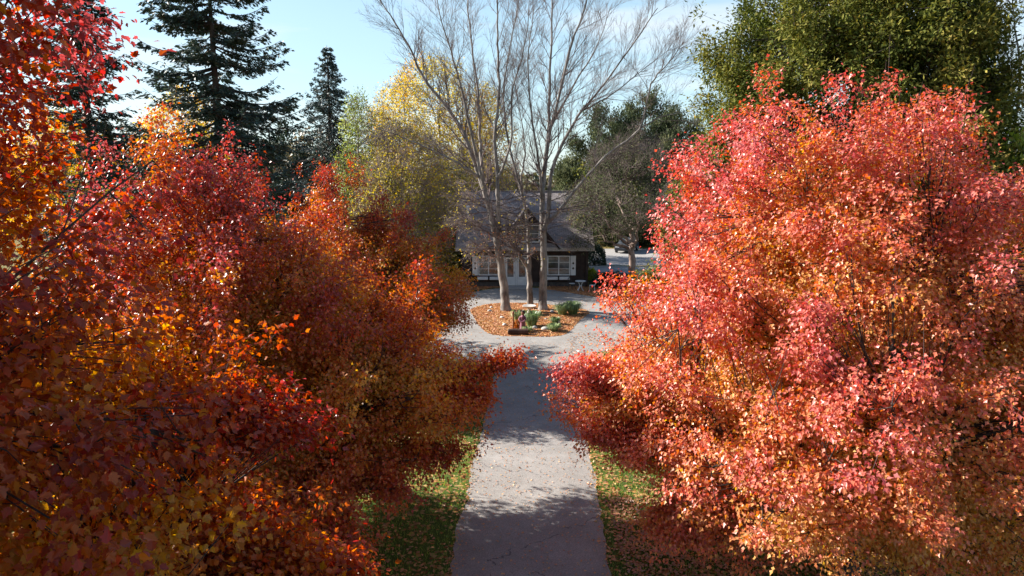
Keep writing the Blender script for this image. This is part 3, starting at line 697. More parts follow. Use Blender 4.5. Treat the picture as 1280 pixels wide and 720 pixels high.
for i, (px, py, r, h, lb) in enumerate([(752, 360, .75, .95, 'dark spreading juniper directly behind the white patio chair'), (765, 360.5, .9, 1.15, 'tallest dark juniper in the middle of the hedge by the patio'),
                                      (779, 361, .85, .95, 'dark juniper at the right end of the hedge touching the shaggy trunk')]):
    b = gp(px, py); o = bush('juniper_shrub', lb, (b[0], b[1] + .5, 0), r, h, 5200, .11, M_dkgreen, 20 + i, kind='needle'); o['group'] = 'dark junipers beside the patio'
b = gp(556, 352); bush('green_shrub', 'light green leafy shrub left of the house behind the maples', (b[0], b[1]+5, 0), 1.5, 3.6, 9000, .15, leafmat('fresh_leaf', [(0, (.10, .17, .03)), (1, (.30, .38, .07))]), 31)
b = gp(748, 332); bush('dark_bush', 'dark rounded bush beyond the house at the edge of the car park', (b[0]-.4, b[1], 0), 1.1, 2.1, 5000, .12, M_dkgreen, 32)

# ------------------------------------------------------------------ parked car
def car(label, loc, rz):
    paint = mottled('dark_grey_car_paint', (.04, .045, .055), (.05, .055, .065), 1, .45, 0, .4); rub = mottled('tyre_rubber', (.015, .015, .015), (.03, .03, .03), 9, .8)
    C = thing('parked_car', label, 'car', loc, rz)
    body = MB(); lo = [(-2.2, .35), (-2.25, .62), (-2.1, .88), (-1.2, .98), (1.9, 1.0), (2.2, .9), (2.25, .5), (2.15, .3), (-2.1, .28)]
    body.prism(lo, -.88, .88, 'y'); bo = body.b; bmesh.ops.bevel(bo, geom=list(bo.edges), offset=.07, segments=3, affect='EDGES'); body.build('body', paint, C, True)
    cab = MB(); bo = cab.b
    A = [(-1.25, .96, .80), (-.45, 1.48, .62), (1.35, 1.5, .62), (1.95, .98, .80)]
    L1 = [bo.verts.new((x, -y, z)) for x, z, y in A]; R1 = [bo.verts.new((x, y, z)) for x, z, y in A]
    bo.faces.new(L1); bo.faces.new(R1[::-1])
    for k in range(4): bo.faces.new((L1[k], R1[k], R1[(k+1) % 4], L1[(k+1) % 4]))
    bmesh.ops.bevel(bo, geom=list(bo.edges), offset=.05, segments=3, affect='EDGES'); cab.build('cabin', paint, C, True)
    def quad(name, pts): 
        q = MB(); vs = [q.b.verts.new(p) for p in pts]; q.b.faces.new(vs); r = bmesh.ops.extrude_face_region(q.b, geom=list(q.b.faces)); q.build(name, M_glass, C)
    def lerp(a, b, t): return tuple(a[i]*(1-t) + b[i]*t for i in range(3))
    def win(name, a, b, c, d, n):
        ctr = tuple(sum(v[i] for v in (a, b, c, d))/4 for i in range(3)); m_ = MB()
        ins = [lerp(v, ctr, .1) for v in (a, b, c, d)]
        A_ = [m_.b.verts.new([q[i] + n[i]*.012 for i in range(3)]) for q in ins]; B_ = [m_.b.verts.new([q[i] - n[i]*.02 for i in range(3)]) for q in ins]
        m_.b.faces.new(A_); m_.b.faces.new(B_[::-1])
        for k in range(4): m_.b.faces.new((A_[k], B_[k], B_[(k+1) % 4], A_[(k+1) % 4]))
        m_.build(name, M_glass, C)
    win('windscreen', (-1.25, -.80, .96), (-1.25, .80, .96), (-.45, .62, 1.48), (-.45, -.62, 1.48), (-.55, 0, .83))
    win('rear_window', (1.95, -.80, .98), (1.95, .80, .98), (1.35, .62, 1.5), (1.35, -.62, 1.5), (.65, 0, .75))
    for s in (-1, 1):
        win('side_window', (-1.05, s*.80, .98), (.3, s*.80, .98), (.3, s*.62, 1.47), (-.42, s*.62, 1.47), (0, s*.93, .33))
        win('side_window', (.36, s*.80, .98), (1.8, s*.80, .98), (1.3, s*.62, 1.47), (.36, s*.62, 1.47), (0, s*.93, .33))
        for x in (-1.4, 1.4):
            wo = MB().lathe([(.22, -.1), (.31, -.11), (.33, -.06), (.33, .06), (.31, .11), (.22, .1)], 22, Matrix.Translation((x, s*.82, .33)) @ Matrix.Rotation(R_(90), 4, 'X')).build('wheel', rub, C, True)
            MB().lathe([(.06, -.115), (.2, -.105), (.21, 0), (.2, .105), (.06, .115)], 14, Matrix.Translation((x, s*.82, .33)) @ Matrix.Rotation(R_(90), 4, 'X')).build('rim', M_cast, wo, True)
        MB().box(-2.235, -2.12, s*.55 - .2, s*.55 + .2, .64, .8, .02).build('headlight', M_cast, C)
        MB().box(2.14, 2.235, s*.6 - .18, s*.6 + .18, .7, .86, .02).build('tail_light', mottled('red_lens', (.3, .01, .01), (.4, .02, .02), 3, .2, 0), C)
cpos = gp(776, 316.5); car('dark grey car parked beyond the house, partly behind the shaggy trunk', (cpos[0]+.9, cpos[1]+1.5, 0), R_(68))

#@@TREES
def rel(base, rows):   # profile rows given as (z, r, ox, oy)
    return rows
# big bright maple, right of the drive
Rx, Ry = 7.15, 13.4
GM = 'autumn maples lining the driveway'
leafy_tree('maple_tree', 'large bright pink and red maple right of the driveway', 'tree', (Rx, Ry, 0),
    [(1.8, 1.9, -.4, .3), (2.3, 4.0, -.3, .2), (3.2, 5.35, -.1, .3), (4.4, 5.5, 0, .2), (5.6, 4.95, .2, .2), (6.8, 4.3, .2, .2), (7.8, 3.7, 0, .1), (8.6, 2.9, -.3, 0), (9.3, 1.9, -.6, 0), (9.9, .7, -.9, 0)],
    7000, 60, .075, M_mapleR, 11, .24, 9.0, group=GM, kind='cut', twig=.34, spread=.10, tone=(-.06, .60), gap=-.58, lump=.12, extra_shoots=180, shell=.4, nlimb=18, spray=14, slen=2.1, swid=.24,
    limbs=[((3.6, 13.2, 4.2), (1.15, 13.7, 4.55), 190, .5), ((4.0, 12.8, 3.2), (1.7, 13.3, 3.4), 220, .55), ((4.8, 12.3, 2.8), (2.9, 12.0, 1.9), 260, .6)],
    tone_noise=.18, tonefn=lambda p: np.clip((p[:, 2]-4.2)*.06, -.12, .3))
leafy_tree('maple_tree', 'wide dark red and orange maple on the left whose low branches reach over the driveway', 'tree', (-6.5, 14.6, 0),
    [(2.4, 2.2, .8, .8), (2.9, 4.2, .9, .3), (3.7, 5.0, .8, .1), (4.4, 4.8, .6, 0), (5.2, 4.3, .1, 0), (6.2, 3.5, -.2, 0), (7.1, 2.6, -.3, 0), (8.0, 1.5, -.3, 0), (8.9, .5, -.3, 0)],
    5600, 52, .082, M_maple, 22, .22, 8.2, group=GM, kind='cut', twig=.34, spread=.105, tone=(.04, .60), gap=-.58, lump=.13, extra_shoots=60, shell=.4, nlimb=16, spray=14, slen=2.0, swid=.24,
    limbs=[((-3.5, 15.2, 3.3), (.25, 16.3, 4.15), 120, .34), ((-3.5, 16.0, 2.7), (-.5, 16.5, 3.1), 130, .42), ((-3.6, 14.0, 2.6), (-1.2, 14.8, 2.3), 140, .5), ((-7.0, 12.2, 3.0), (-3.0, 11.6, 2.0), 260, .7), ((-5.5, 13.5, 2.8), (-2.2, 13.2, 2.2), 200, .6)],
    tone_noise=.17, tonefn=lambda p: np.clip((p[:, 2]-5.2)*.17, -.1, .5))
leafy_tree('maple_tree', 'smaller orange and crimson maple farther along the left side of the driveway', 'tree', (-6.7, 27.4, 0),
    [(1.8, 2.2, 0, 0), (2.5, 3.9, .1, 0), (3.9, 4.4, .2, 0), (5.3, 3.6, .2, 0), (6.5, 2.3, 0, 0), (7.5, 1.3, -.2, 0), (8.6, .4, -.3, 0)],
    3200, 44, .10, M_maple, 33, .2, 7.6, group=GM, kind='cut', twig=.36, spread=.12, tone=(-.05, .52), gap=-.6, lump=.14, shell=.4, spray=14, slen=1.8, swid=.27, tone_noise=.17, tonefn=lambda p: np.clip((p[:, 2]-4.5)*.11, -.1, .35))
# nearest maple, far left, close to the camera
leafy_tree('maple_tree', 'nearest maple filling the left edge with big purple red and orange leaves', 'tree', (-7.0, 5.2, 0),
    [(1.5, 3.0, .2, 0), (2.4, 5.2, .3, 0), (4.0, 5.55, .3, 0), (5.6, 4.9, .2, 0), (7.2, 3.9, .1, 0), (9.2, 3.5, 0, 0), (10.6, 2.8, 0, 0), (11.8, 1.5, 0, 0), (12.6, .4, 0, 0)],
    6200, 44, .086, M_mapleN, 44, .25, 11.3, group=GM, kind='lobed', twig=.34, spread=.115, tone=(.14, .62), gap=-.75, lump=.1, shell=.45, nlimb=15, spray=14, slen=1.9, swid=.30, tone_noise=.2,
    limbs=[((-5.2, 6.6, 4.6), (-2.1, 8.2, 3.3), 260, .62), ((-5.0, 8.2, 3.4), (-2.7, 9.8, 2.3), 240, .6), ((-5.5, 7.5, 6.2), (-2.9, 8.9, 5.2), 180, .55)],
    tonefn=lambda p: np.clip((p[:, 2]-6)*.07, -.15, .3))

# ------------------------------------------------------------------ three bare trees on the island
def side_branch(rng, p, d, ln, r, lvl, segs, up=.35, kids=None):
    n = 5 if lvl < 2 else 3; P = [p]; dd = d.copy()
    for i in range(n):
        dd = unit(dd + rng.normal(0, .085, 3) + np.array((0, 0, up * .16))); P.append(P[-1] + dd * ln / n)
    P = np.array(P); rr = np.linspace(r, r*.3, n+1); segs[lvl].append(path_segs(P, rr))
    if lvl >= 3: return
    k = (kids or (10, 7, 6))[lvl-1] if lvl else 8
    for j in range(k):
        t = rng.uniform(.18, 1.0) * n; i = min(int(t), n-1); q = P[i] + (P[i+1]-P[i]) * (t-i)
        ax = unit(P[i+1] - P[i]); s = unit(np.cross(ax, rng.normal(size=3)))
        nd = unit(ax * math.cos(.6) + s * math.sin(.6) + np.array((0, 0, .08)))
        side_branch(rng, q, nd, ln * rng.uniform(.3, .58) * (1.15 - t/n*.45), max(rr[i]*.48, .0042), lvl+1, segs, up)
def bare_tree(label, basepx, stems, seed, low=(), group='three bare trees on the round island bed', spawn=1.0, tleaf=None, tw_mat=None, name='bare_tree', lowx=None):
    """stems: (list of (px,py,Y)), r0, r1, spawn from fraction"""
    rng = np.random.default_rng(seed); b0 = gp(*basepx); root = thing(name, label, 'tree', (b0[0], b0[1], 0), 0, group)
    thick = []; segs = {1: [], 2: [], 3: []}
    for pts, r0, r1, s0 in stems:
        P = np.array([gp(*q[:2]) if q[2] is None else pt(*q) for q in pts]) - np.array((b0[0], b0[1], 0))
        # resample smoothly
        n = len(P); out = []
        for i in range(n-1):
            a, b_, c, d = P[max(i-1, 0)], P[i], P[i+1], P[min(i+2, n-1)]
            for t in np.arange(0, 1, .2): out.append(.5*((2*b_)+(-a+c)*t+(2*a-5*b_+4*c-d)*t*t+(-a+3*b_-3*c+d)*t**3))
        out.append(P[-1]); Q = np.array(out); Q[1:-1] += rng.normal(0, .02, Q[1:-1].shape)
        rr = r0 + (r1 - r0) * np.linspace(0, 1, len(Q))**.8
        if pts[0][2] is None: rr[0] *= 1.3; rr[1] *= 1.08
        thick.append(path_segs(Q, rr))
        Ls = np.linalg.norm(Q[1:] - Q[:-1], axis=1).sum(); k = int(Ls * 2.5 * spawn)
        for _ in range(k):
            t = s0 + (1 - s0) * rng.uniform() ** .8; i = min(int(t * (len(Q)-1)), len(Q)-2); q = Q[i]; ax = unit(Q[i+1] - Q[i])
            s = unit(np.cross(ax, rng.normal(size=3))); nd = unit(ax * .85 + s * .62)
            side_branch(rng, q, nd, rng.uniform(1.2, 3.9) * (1.15 - .45*t), max(rr[i]*.32, .012), 1, segs)
    low = list(low)
    for _ in range(lowx[0] if lowx else 0):
        q_ = lowx[1][rng.integers(len(lowx[1]))]
        low.append((q_[0] + rng.normal(0, 1), q_[1] + rng.uniform(-12, 12), YB, rng.choice([-1, -1, 1]) * rng.uniform(.5, 1), rng.uniform(-.35, .5), rng.uniform(1.6, 3.2), .035))
    for (px, py, Y, dx, dz, ln, r) in low:
        q = pt(px, py, Y) - np.array((b0[0], b0[1], 0)); side_branch(rng, q, unit(np.array((dx, rng.normal(0, .4), dz))), ln, r, 1, segs, up=.1, kids=(12, 8, 5))
    seg_mesh('trunk', np.concatenate(thick), M_greybark, root, 12)
    seg_mesh('branches', np.concatenate(segs[1] + segs[2]), M_twig, root, 5)
    tw = np.concatenate(segs[3]); seg_mesh('twigs', tw, tw_mat or M_ptwig, root, 3)
    if tleaf:
        n, mat, zmax, ls, tn = tleaf; idx = np.where(tw[:, 5] < zmax)[0]; idx = rng.choice(idx, n); 
        leaves_mesh('leaves', tw[idx, 3:6], rng.normal(size=(n, 3)) + np.array((0, 0, -.5)), rng.normal(size=(n, 3)) + np.array((0, 0, .6)), ls*rng.uniform(.6, 1.3, n), 'oval', mat, root, rng.normal(tn, .2, n), rng.uniform(0, 1, n))
    return root
M_yel = leafmat('yellow_leaf', [(0, (.16, .17, .04)), (.35, (.40, .33, .04)), (.7, (.66, .50, .05)), (1, (.62, .30, .05))], trans=.45, rough=.5)
YB = 42.2
bare_tree('bare grey tree leaning left, standing leftmost on the island', (632.5, 388), [
    ([(632.5, 388, None), (629, 350, YB), (624, 318, YB), (619, 290, YB), (612, 262, YB), (600, 222, YB+.3), (581, 169, YB+.6), (562, 139, YB+.9), (529, 97, YB+1), (514, 64, YB+1), (488, 20, YB+1.2), (470, -8, YB+1.3)], .29, .02, .38),
    ([(622, 300, YB), (623, 265, YB-.2), (622, 225, YB-.4), (619, 165, YB-.5), (624, 116, YB-.3), (622, 56, YB-.1), (622, -5, YB), (624, -50, YB)], .17, .025, .3),
    ([(619, 290, YB), (606, 235, YB+.8), (600, 180, YB+1.4), (598, 120, YB+1.8), (590, 60, YB+2.2), (584, 0, YB+2.5), (580, -40, YB+2.6)], .14, .02, .3),
    ([(600, 222, YB+.3), (575, 205, YB-.8), (545, 190, YB-1.6), (505, 172, YB-2.2), (470, 160, YB-2.4)], .10, .012, .2),
    ([(606, 240, YB+.2), (590, 170, YB-.8), (574, 100, YB-1.5), (556, 40, YB-2), (540, -20, YB-2.3)], .11, .015, .3),
    ([(622, 225, YB-.4), (638, 180, YB-1.2), (640, 120, YB-1.6), (655, 60, YB-1.7), (662, 0, YB-2)], .09, .012, .3)],
    5, low=[(624, 322, YB, -1, .5, 2.2, .07), (622, 312, YB, -.9, .1, 2.4, .06), (620, 298, YB, -1, .6, 2.6, .06), (625, 330, YB, -.8, .9, 1.6, .05), (616, 280, YB, -1, -.1, 2.4, .05), (612, 265, YB, -1, .2, 2.8, .05), (618, 300, YB, -.6, -.2, 1.8, .04), (620, 290, YB, .8, .2, 1.8, .04), (617, 285, YB, -.9, .4, 3.0, .05), (614, 270, YB, -.8, -.3, 2.6, .04), (622, 306, YB, -1, -.2, 2.6, .04), (606, 248, YB, -1, -.2, 2.8, .04), (621, 270, YB, .7, -.1, 2.0, .04), (622, 250, YB, .8, .1, 2.2, .04)],
    tleaf=(520, M_yel, 9, .10, .6), lowx=(22, [(622, 310), (619, 290), (613, 265), (605, 240), (622, 260), (622, 235)]))
bare_tree('short middle tree with a forked trunk and small reddish twigs behind the birdbath', (663, 385), [
    ([(663, 385.5, None), (662, 360, YB+.4), (661, 338, YB+.4), (651, 322, YB+.3), (641, 308, YB+.1), (628, 293, YB-.2), (612, 280, YB-.5)], .22, .035, .45),
    ([(661.5, 342, YB+.4), (661, 315, YB+.6), (660, 285, YB+.8), (655, 250, YB+.9), (645, 215, YB+1), (634, 170, YB+1.1), (630, 105, YB+1.2), (645, 22, YB+1.2), (652, -30, YB+1.2)], .14, .02, .3),
    ([(657, 262, YB+.9), (652, 225, YB+1.6), (656, 185, YB+2), (648, 130, YB+2.2), (640, 90, YB+2.3)], .075, .012, .25)],
    6, low=[(650, 321, YB, -.3, .9, 1.3, .05), (645, 313, YB, .4, .8, 1.3, .05), (640, 307, YB, -.7, .6, 1.4, .04), (655, 330, YB, .6, .7, 1.1, .04), (634, 299, YB, .1, 1, 1.2, .04)],
    tleaf=(520, leafmat('russet_leaf', [(0, (.30, .10, .05)), (1, (.45, .20, .08))]), 5, .09, .5), lowx=(9, [(660, 290), (655, 255), (661, 315)]))
bare_tree('tallest bare tree rightmost on the island with a long limb reaching right', (678.5, 386.5), [
    ([(678.5, 387, None), (679, 355, YB+.3), (680, 320, YB+.3), (679, 285, YB+.3), (678, 250, YB+.4), (680, 215, YB+.6), (688, 160, YB+.9), (694, 142, YB+1), (712, 64, YB+1.3), (727, 22, YB+1.5), (742, -30, YB+1.6)], .28, .03, .4),
    ([(678, 300, YB+.3), (686, 262, YB), (689, 217, YB-.2), (705, 176, YB-.4), (727, 139, YB-.6), (750, 112, YB-.8), (795, 49, YB-1), (822, 10, YB-1.2)], .17, .02, .28),
    ([(680, 282, YB+.3), (697, 266, YB-.3), (720, 236, YB-.9), (757, 195, YB-1.6), (799, 161, YB-2.2), (814, 105, YB-2.4), (835, 80, YB-2.5), (855, 52, YB-2.6)], .14, .015, .35),
    ([(680, 225, YB+.6), (686, 150, YB+1.6), (688, 75, YB+2.1), (690, 0, YB+2.4), (690, -40, YB+2.5)], .13, .02, .25),
    ([(678, 255, YB+.4), (673, 200, YB-.8), (664, 142, YB-1.3), (660, 75, YB-1.7), (668, 10, YB-1.9)], .10, .015, .35),
    ([(799, 161, YB-2.2), (830, 145, YB-2.6), (862, 140, YB-3)], .05, .01, .1),
    ([(727, 139, YB-.6), (765, 118, YB), (800, 90, YB+.5), (840, 60, YB+.8)], .06, .01, .2),
    ([(688, 160, YB+.9), (715, 110, YB+1.8), (745, 60, YB+2.2), (765, 5, YB+2.6)], .09, .012, .2)],
    7, low=[(684, 262, YB, 1, .05, 2.8, .05), (700, 262, YB-.3, 1, .2, 2.2, .04), (684, 300, YB, .8, -.3, 1.6, .03), (680, 250, YB, -.8, .4, 1.6, .03)],
    tleaf=(160, M_yel, 9, .09, .6), lowx=(10, [(679, 290), (679, 265), (686, 250)]))

# ------------------------------------------------------------------ conifers
def spruce(label, base, H_, R0, seed, z0=.6, dens=1.0, droop=.25, mat=None, whorl=.42, nb=6, lean=(0, 0), shape=.85, group=None, open_=.15):
    rng = np.random.default_rng(seed); root = thing('spruce_tree', label, 'tree', base, 0, group)
    thick = []; br = []; pos = []; dr = []; nr = []
    zs = np.linspace(0, H_, 14); rr = .32 * (1 - zs/H_)**.9 * (H_/20) + .012
    P = np.column_stack([np.zeros(14), np.zeros(14), zs]); P[:, 0] += lean[0]*zs/H_
    thick.append(path_segs(P, rr))
    z = z0
    while z < H_ - .15:
        for _ in range(nb):
            a = rng.uniform(0, 6.28); f = 1 - (z - z0*.5) / H_
            if rng.uniform() < open_: continue
            Lb = R0 * max(f, 0.0)**shape * rng.uniform(.68, 1.12) + .12
            o_ = np.array((math.cos(a), math.sin(a), 0)); sd_ = np.array((-o_[1], o_[0], 0)); zz = z + rng.uniform(-.2, .2)
            t = np.linspace(0, 1, 8)[:, None]; c = np.array((lean[0]*zz/H_, 0, zz)) + o_*t*Lb + np.array((0, 0, 1)) * (-droop*Lb*np.sin(t*2.2) + .28*droop*Lb*t**3 + (.25*(1-f))*Lb*t)
            br.append(path_segs(c, np.linspace(.012 + .012*Lb, .006, 8)))
            m_ = int(9 * Lb**.9 * dens) + 4
            tt = rng.uniform(.12, 1, m_); ii = np.minimum((tt*7).astype(int), 6); q = c[ii] + (c[ii+1]-c[ii])*((tt*7-ii)[:, None])
            sg = rng.choice([-1, 1], m_)[:, None]; bl = (.16*Lb + .25*min(1, Lb/1.3))*(1.1 - .7*tt)[:, None]*rng.uniform(.6, 1.2, (m_, 1))
            e = q + (o_*.65 + sd_*sg*.8)*bl + np.array((0, 0, -.28))*bl
            br.append(np.column_stack([q, e, np.full(m_, .006), np.full(m_, .003)]))
            kk = 9; s_ = rng.uniform(0, 1.1, (m_, kk, 1)); pp_ = q[:, None] + (e-q)[:, None]*s_ + rng.normal(0, .035, (m_, kk, 3))
            pos.append(pp_.reshape(-1, 3)); d_ = unit((e-q)[:, None]*np.ones((1, kk, 1)) + rng.normal(0, .28, (m_, kk, 3))*bl[:, None]); dr.append(d_.reshape(-1, 3))
            nr.append((rng.normal(0, .6, (m_*kk, 3)) + np.array((0, 0, 1))))
        z += whorl * (.55 + .6*(1 - z/H_)) * rng.uniform(.8, 1.2)
    pos = np.concatenate(pos); dr = np.concatenate(dr); nr = np.concatenate(nr); n = len(pos)
    seg_mesh('trunk', np.concatenate(thick), M_dkbark, root, 10); seg_mesh('branches', np.concatenate(br), M_dkbark, root, 4)
    leaves_mesh('needles', pos, dr, nr, rng.uniform(.13, .25, n), 'needle', mat or M_spruce, root, rng.uniform(0, 1, n), rng.uniform(0, 1, n), 1.5)
    return root
M_spruce = leafmat('spruce_needle', [(0, (.022, .042, .030)), (.6, (.045, .075, .05)), (1, (.085, .115, .08))], rough=.5, trans=.12)
M_spruce2 = leafmat('blue_spruce_needle', [(0, (.03, .05, .045)), (1, (.085, .12, .105))], rough=.5, trans=.12)
def bx(px, Y): return (px - 640) / FPX * (Y*cp + CAM_H*sp*.5)
G1 = 'tall spruces behind the left maples'
spruce('tall dark spruce half hidden behind the nearest maple at far left', (bx(128, 34), 34, 0), 20.5, 4.4, 1, group=G1)
spruce('broad open spruce with layered branches, second conifer from the left', (bx(285, 33), 33, 0), 19.9, 6.3, 2, dens=1.25, shape=.62, group=G1, open_=.15, whorl=.42)
spruce('slim pointed spruce with drooping branches between the maple tops and the bare trees', (bx(418, 60), 60, 0), 19.1, 10.5, 3, mat=M_spruce2, droop=.45, shape=1.1, dens=.75, group=G1, open_=.05)
# ------------------------------------------------------------------ cedars and junipers
M_cedar = leafmat('cedar_spray', [(0, (.045, .065, .012)), (.4, (.10, .115, .02)), (.75, (.20, .18, .035)), (1, (.30, .22, .06))], rough=.8, spec=.15, trans=.2)
M_pine = leafmat('juniper_spray', [(0, (.05, .065, .03)), (.5, (.10, .115, .05)), (1, (.20, .18, .08))], rough=.8, spec=.15, trans=.15)
def cedar(name, label, base, prof, ncl, lpc, ls, mat, seed, tr=.35, group=None, tone=(.1, .55), **kw):
    return leafy_tree(name, label, 'tree', base, prof, ncl, lpc, ls, mat, seed, tr, max(q[0] for q in prof)*.93, bark=M_dkbark, kind=kw.pop('kind', 'diamond'), upright=kw.pop('upright', True), width=kw.pop('lw', .75), tone=tone, group=group,
                      **{**dict(twig=.5, spread=.17, up=.7, lump=.15, gap=-.7, shell=.5, rise=.3, nlimb=14, spray=12, slen=1.6, swid=.32), **kw})
cedar('cedar_tree', 'huge olive green cedar towering behind the bright maple at right', (13.2, 27, 0),
    [(1, 5.5, 0, 0), (4, 7.4, 0, 0), (8, 6.6, 0, 0), (11, 5.9, -.1, 0), (13.5, 5.2, -.2, 0), (15.3, 4.3, -.4, 0), (17, 3.0, -.5, 0), (18.3, .8, -.5, 0)], 8000, 62, .165, M_cedar, 71, kind='needle', upright=False, lw=1.5, droop=.25, swid=.30, slen=1.2, gap=-3, shell=.5, lump=.12, tone=(.1, .75), limbs=[((12.6, 27, 5), (13.4, 27, 16), 700, 2.6)])
for i, (px, top, Y, r, lb) in enumerate([(760, 128, 82, 5.6, 'left of three greyish junipers behind the right side of the bare trees'), (803, 116, 86, 5.2, 'middle juniper, its pointed top the highest of the three'), (843, 138, 80, 4.8, 'right juniper next to the olive cedar')]):
    h = pt(640, top, Y)[2]
    cedar('juniper_tree', lb, (bx(px, Y), Y, 0), [(1, r*.8, 0, 0), (h*.3, r*1.25, 0, 0), (h*.55, r*1.15, 0, 0), (h*.75, r*.8, 0, 0), (h*.88, r*.5, 0, 0), (h, r*.08, 0, 0)], 2200, 40, .27, M_pine, 80+i, .25, 'juniper trees behind the house', spread=.28, gap=-3, slen=2.2, swid=.5, shell=.6, kind='needle', lw=1.6)
cedar('cedar_tree', 'small yellow green cedar poking out at the right edge beside the bright maple', (16.2, 21.5, 0), [(.8, 1.6, 0, 0), (3.5, 2.0, 0, 0), (6.5, 1.5, 0, 0), (8.5, .9, 0, 0), (9.8, .15, 0, 0)], 800, 40, .17, M_ygreen, 91, .14, tone=(0, .35), spread=.15, twig=.6)
cedar('cedar_tree', 'dark green cedar behind the lower right corner of the bright maple', (13.8, 18.2, 0), [(.5, 2.2, 0, 0), (2.5, 2.6, 0, 0), (4.5, 1.9, 0, 0), (6.2, .3, 0, 0)], 1000, 40, .15, M_pine, 92, .14, twig=.6)
# tree with a shaggy trunk right of the house, thin grey-olive crown
b = gp(789, 361.5)
leafy_tree('shaggy_tree', 'tree with a shaggy pinkish brown trunk and thin grey olive crown right of the patio', 'tree', (b[0], b[1], 0),
    [(3.4, .8, -3.9, 0), (4.2, 1.8, -3.3, 0), (5.1, 3.9, -1.9, 0), (6.2, 5.1, -1.2, 0), (7.5, 4.5, -1.0, 0), (9.0, 3.0, -.9, 0), (10.8, 1.6, -.4, 0), (11.8, .4, 0, 0)], 1700, 22, .10, M_pine, 101, .33, 8.8, bark=barkmat('shaggy_bark', (.14, .09, .075), (.36, .27, .23), 8),
    twig=.8, spread=.22, tone=(.0, .6), gap=.0, lump=.42, scatter_twigs=7500, twig_r=.010, twigbark=M_twig, shell=.2, trunk_clear=3.0, nlimb=10)
# yellow tree behind the bare trees
YT = 69
leafy_tree('yellow_tree', 'tree with bright yellow leaves behind the left bare tree', 'tree', (bx(552, YT), YT, 0),
    [(3, 2.5, 0, 0), (6, 5.4, 0, 0), (10, 7.0, 0, 0), (14.5, 6.8, 0, 0), (17, 5.0, -.3, 0), (18.8, 2.4, -.6, 0), (19.6, .5, -.6, 0)], 1500, 26, .19, M_yel, 111, .35, 16.5, bark=M_greybark, tone=(.42, .82), gap=-.3, lump=.25,
    twig=.8, spread=.3, shell=.4, scatter_twigs=5000, twig_r=.02)
leafy_tree('brown_thicket_tree', 'half bare twiggy tree with olive and yellow leaves left of the house', 'tree', (bx(503, 53), 53, 0),
    [(1, 2.8, 0, 0), (3, 3.8, 0, 0), (6, 4.2, 0, 0), (9, 3.6, 0, 0), (11, 2.2, -.3, 0), (12.2, .5, -.4, 0)], 1700, 15, .14, M_yel, 112, .22, 11, bark=M_ptwig, tone=(.1, .6), gap=-.5, lump=.22, twig=.9, spread=.3, shell=.2,
    scatter_twigs=12000, twig_r=.013)
leafy_tree('brown_thicket_tree', 'half bare twiggy tree with olive leaves reaching over the left end of the house roof', 'tree', (bx(590, 61), 61.5, 0),
    [(2, 2.0, 0, 0), (4, 4.2, 0, 0), (7, 4.6, 0, 0), (9.2, 3.4, 0, 0), (11, .6, 0, 0)], 1100, 16, .15, M_yel, 113, .2, 10, bark=M_ptwig, tone=(.1, .6), gap=-.5, lump=.22, twig=.9, spread=.3, shell=.2,
    scatter_twigs=8000, twig_r=.014)
M_pgreen = leafmat('willow_leaf', [(0, (.14, .19, .04)), (1, (.42, .44, .12))], trans=.4)
leafy_tree('pale_green_tree', 'thin pale green tree between the slim spruce and the yellow tree', 'tree', (bx(452, 54), 54, 0),
    [(2, 1.5, 0, 0), (5, 2.4, 0, 0), (9, 2.2, 0, 0), (12, 1.5, 0, 0), (14.5, .3, 0, 0)], 520, 24, .15, M_pgreen, 114, .14, 13.5, bark=M_twig, gap=-.2, spread=.25, twig=.7, scatter_twigs=1200, twig_r=.012)
for px, Y, h, r, lb, sd_ in ((238, 66, 16.5, 5.4, 'golden orange tree seen through the broad spruce at left', 115), (90, 60, 14, 5.5, 'golden orange tree seen through gaps in the nearest maple', 116)):
    leafy_tree('golden_tree', lb, 'tree', (bx(px, Y), Y, 0), [(2, r*.5, 0, 0), (h*.35, r, 0, 0), (h*.65, r*.95, 0, 0), (h*.88, r*.5, 0, 0), (h, r*.1, 0, 0)], 900, 30, .22, M_yel, sd_, .3, h*.9, bark=M_greybark, tone=(.55, .95), gap=-.4, spread=.3, twig=.8, shell=.4,
        group='golden trees behind the spruces')
# low dark conifer between spruces
cedar('juniper_tree', 'low dark juniper between the broad spruce and the slim spruce', (bx(360, 64), 64, 0), [(1, 3, 0, 0), (4, 4.4, 0, 0), (8, 3.4, 0, 0), (11, 1.8, 0, 0), (12.6, .3, 0, 0)], 1000, 34, .24, M_dkgreen, 117, .2, spread=.25, tone=(.2, .8))
bare_tree('bare brown tree at the right edge beyond the small yellow green cedar', (1268, 470), [
    ([(1268, 430, 24.5), (1266, 380, 24.5), (1262, 300, 24.5), (1262, 240, 24.5), (1268, 160, 24.8), (1275, 90, 25), (1268, 20, 25), (1262, -30, 25)], .11, .012, .2),
    ([(1262, 300, 24.5), (1285, 230, 24), (1300, 150, 23.6), (1290, 80, 23.4)], .07, .01, .2)], 9, group='', tleaf=(500, M_yel, 12, .08, .9), spawn=.8)

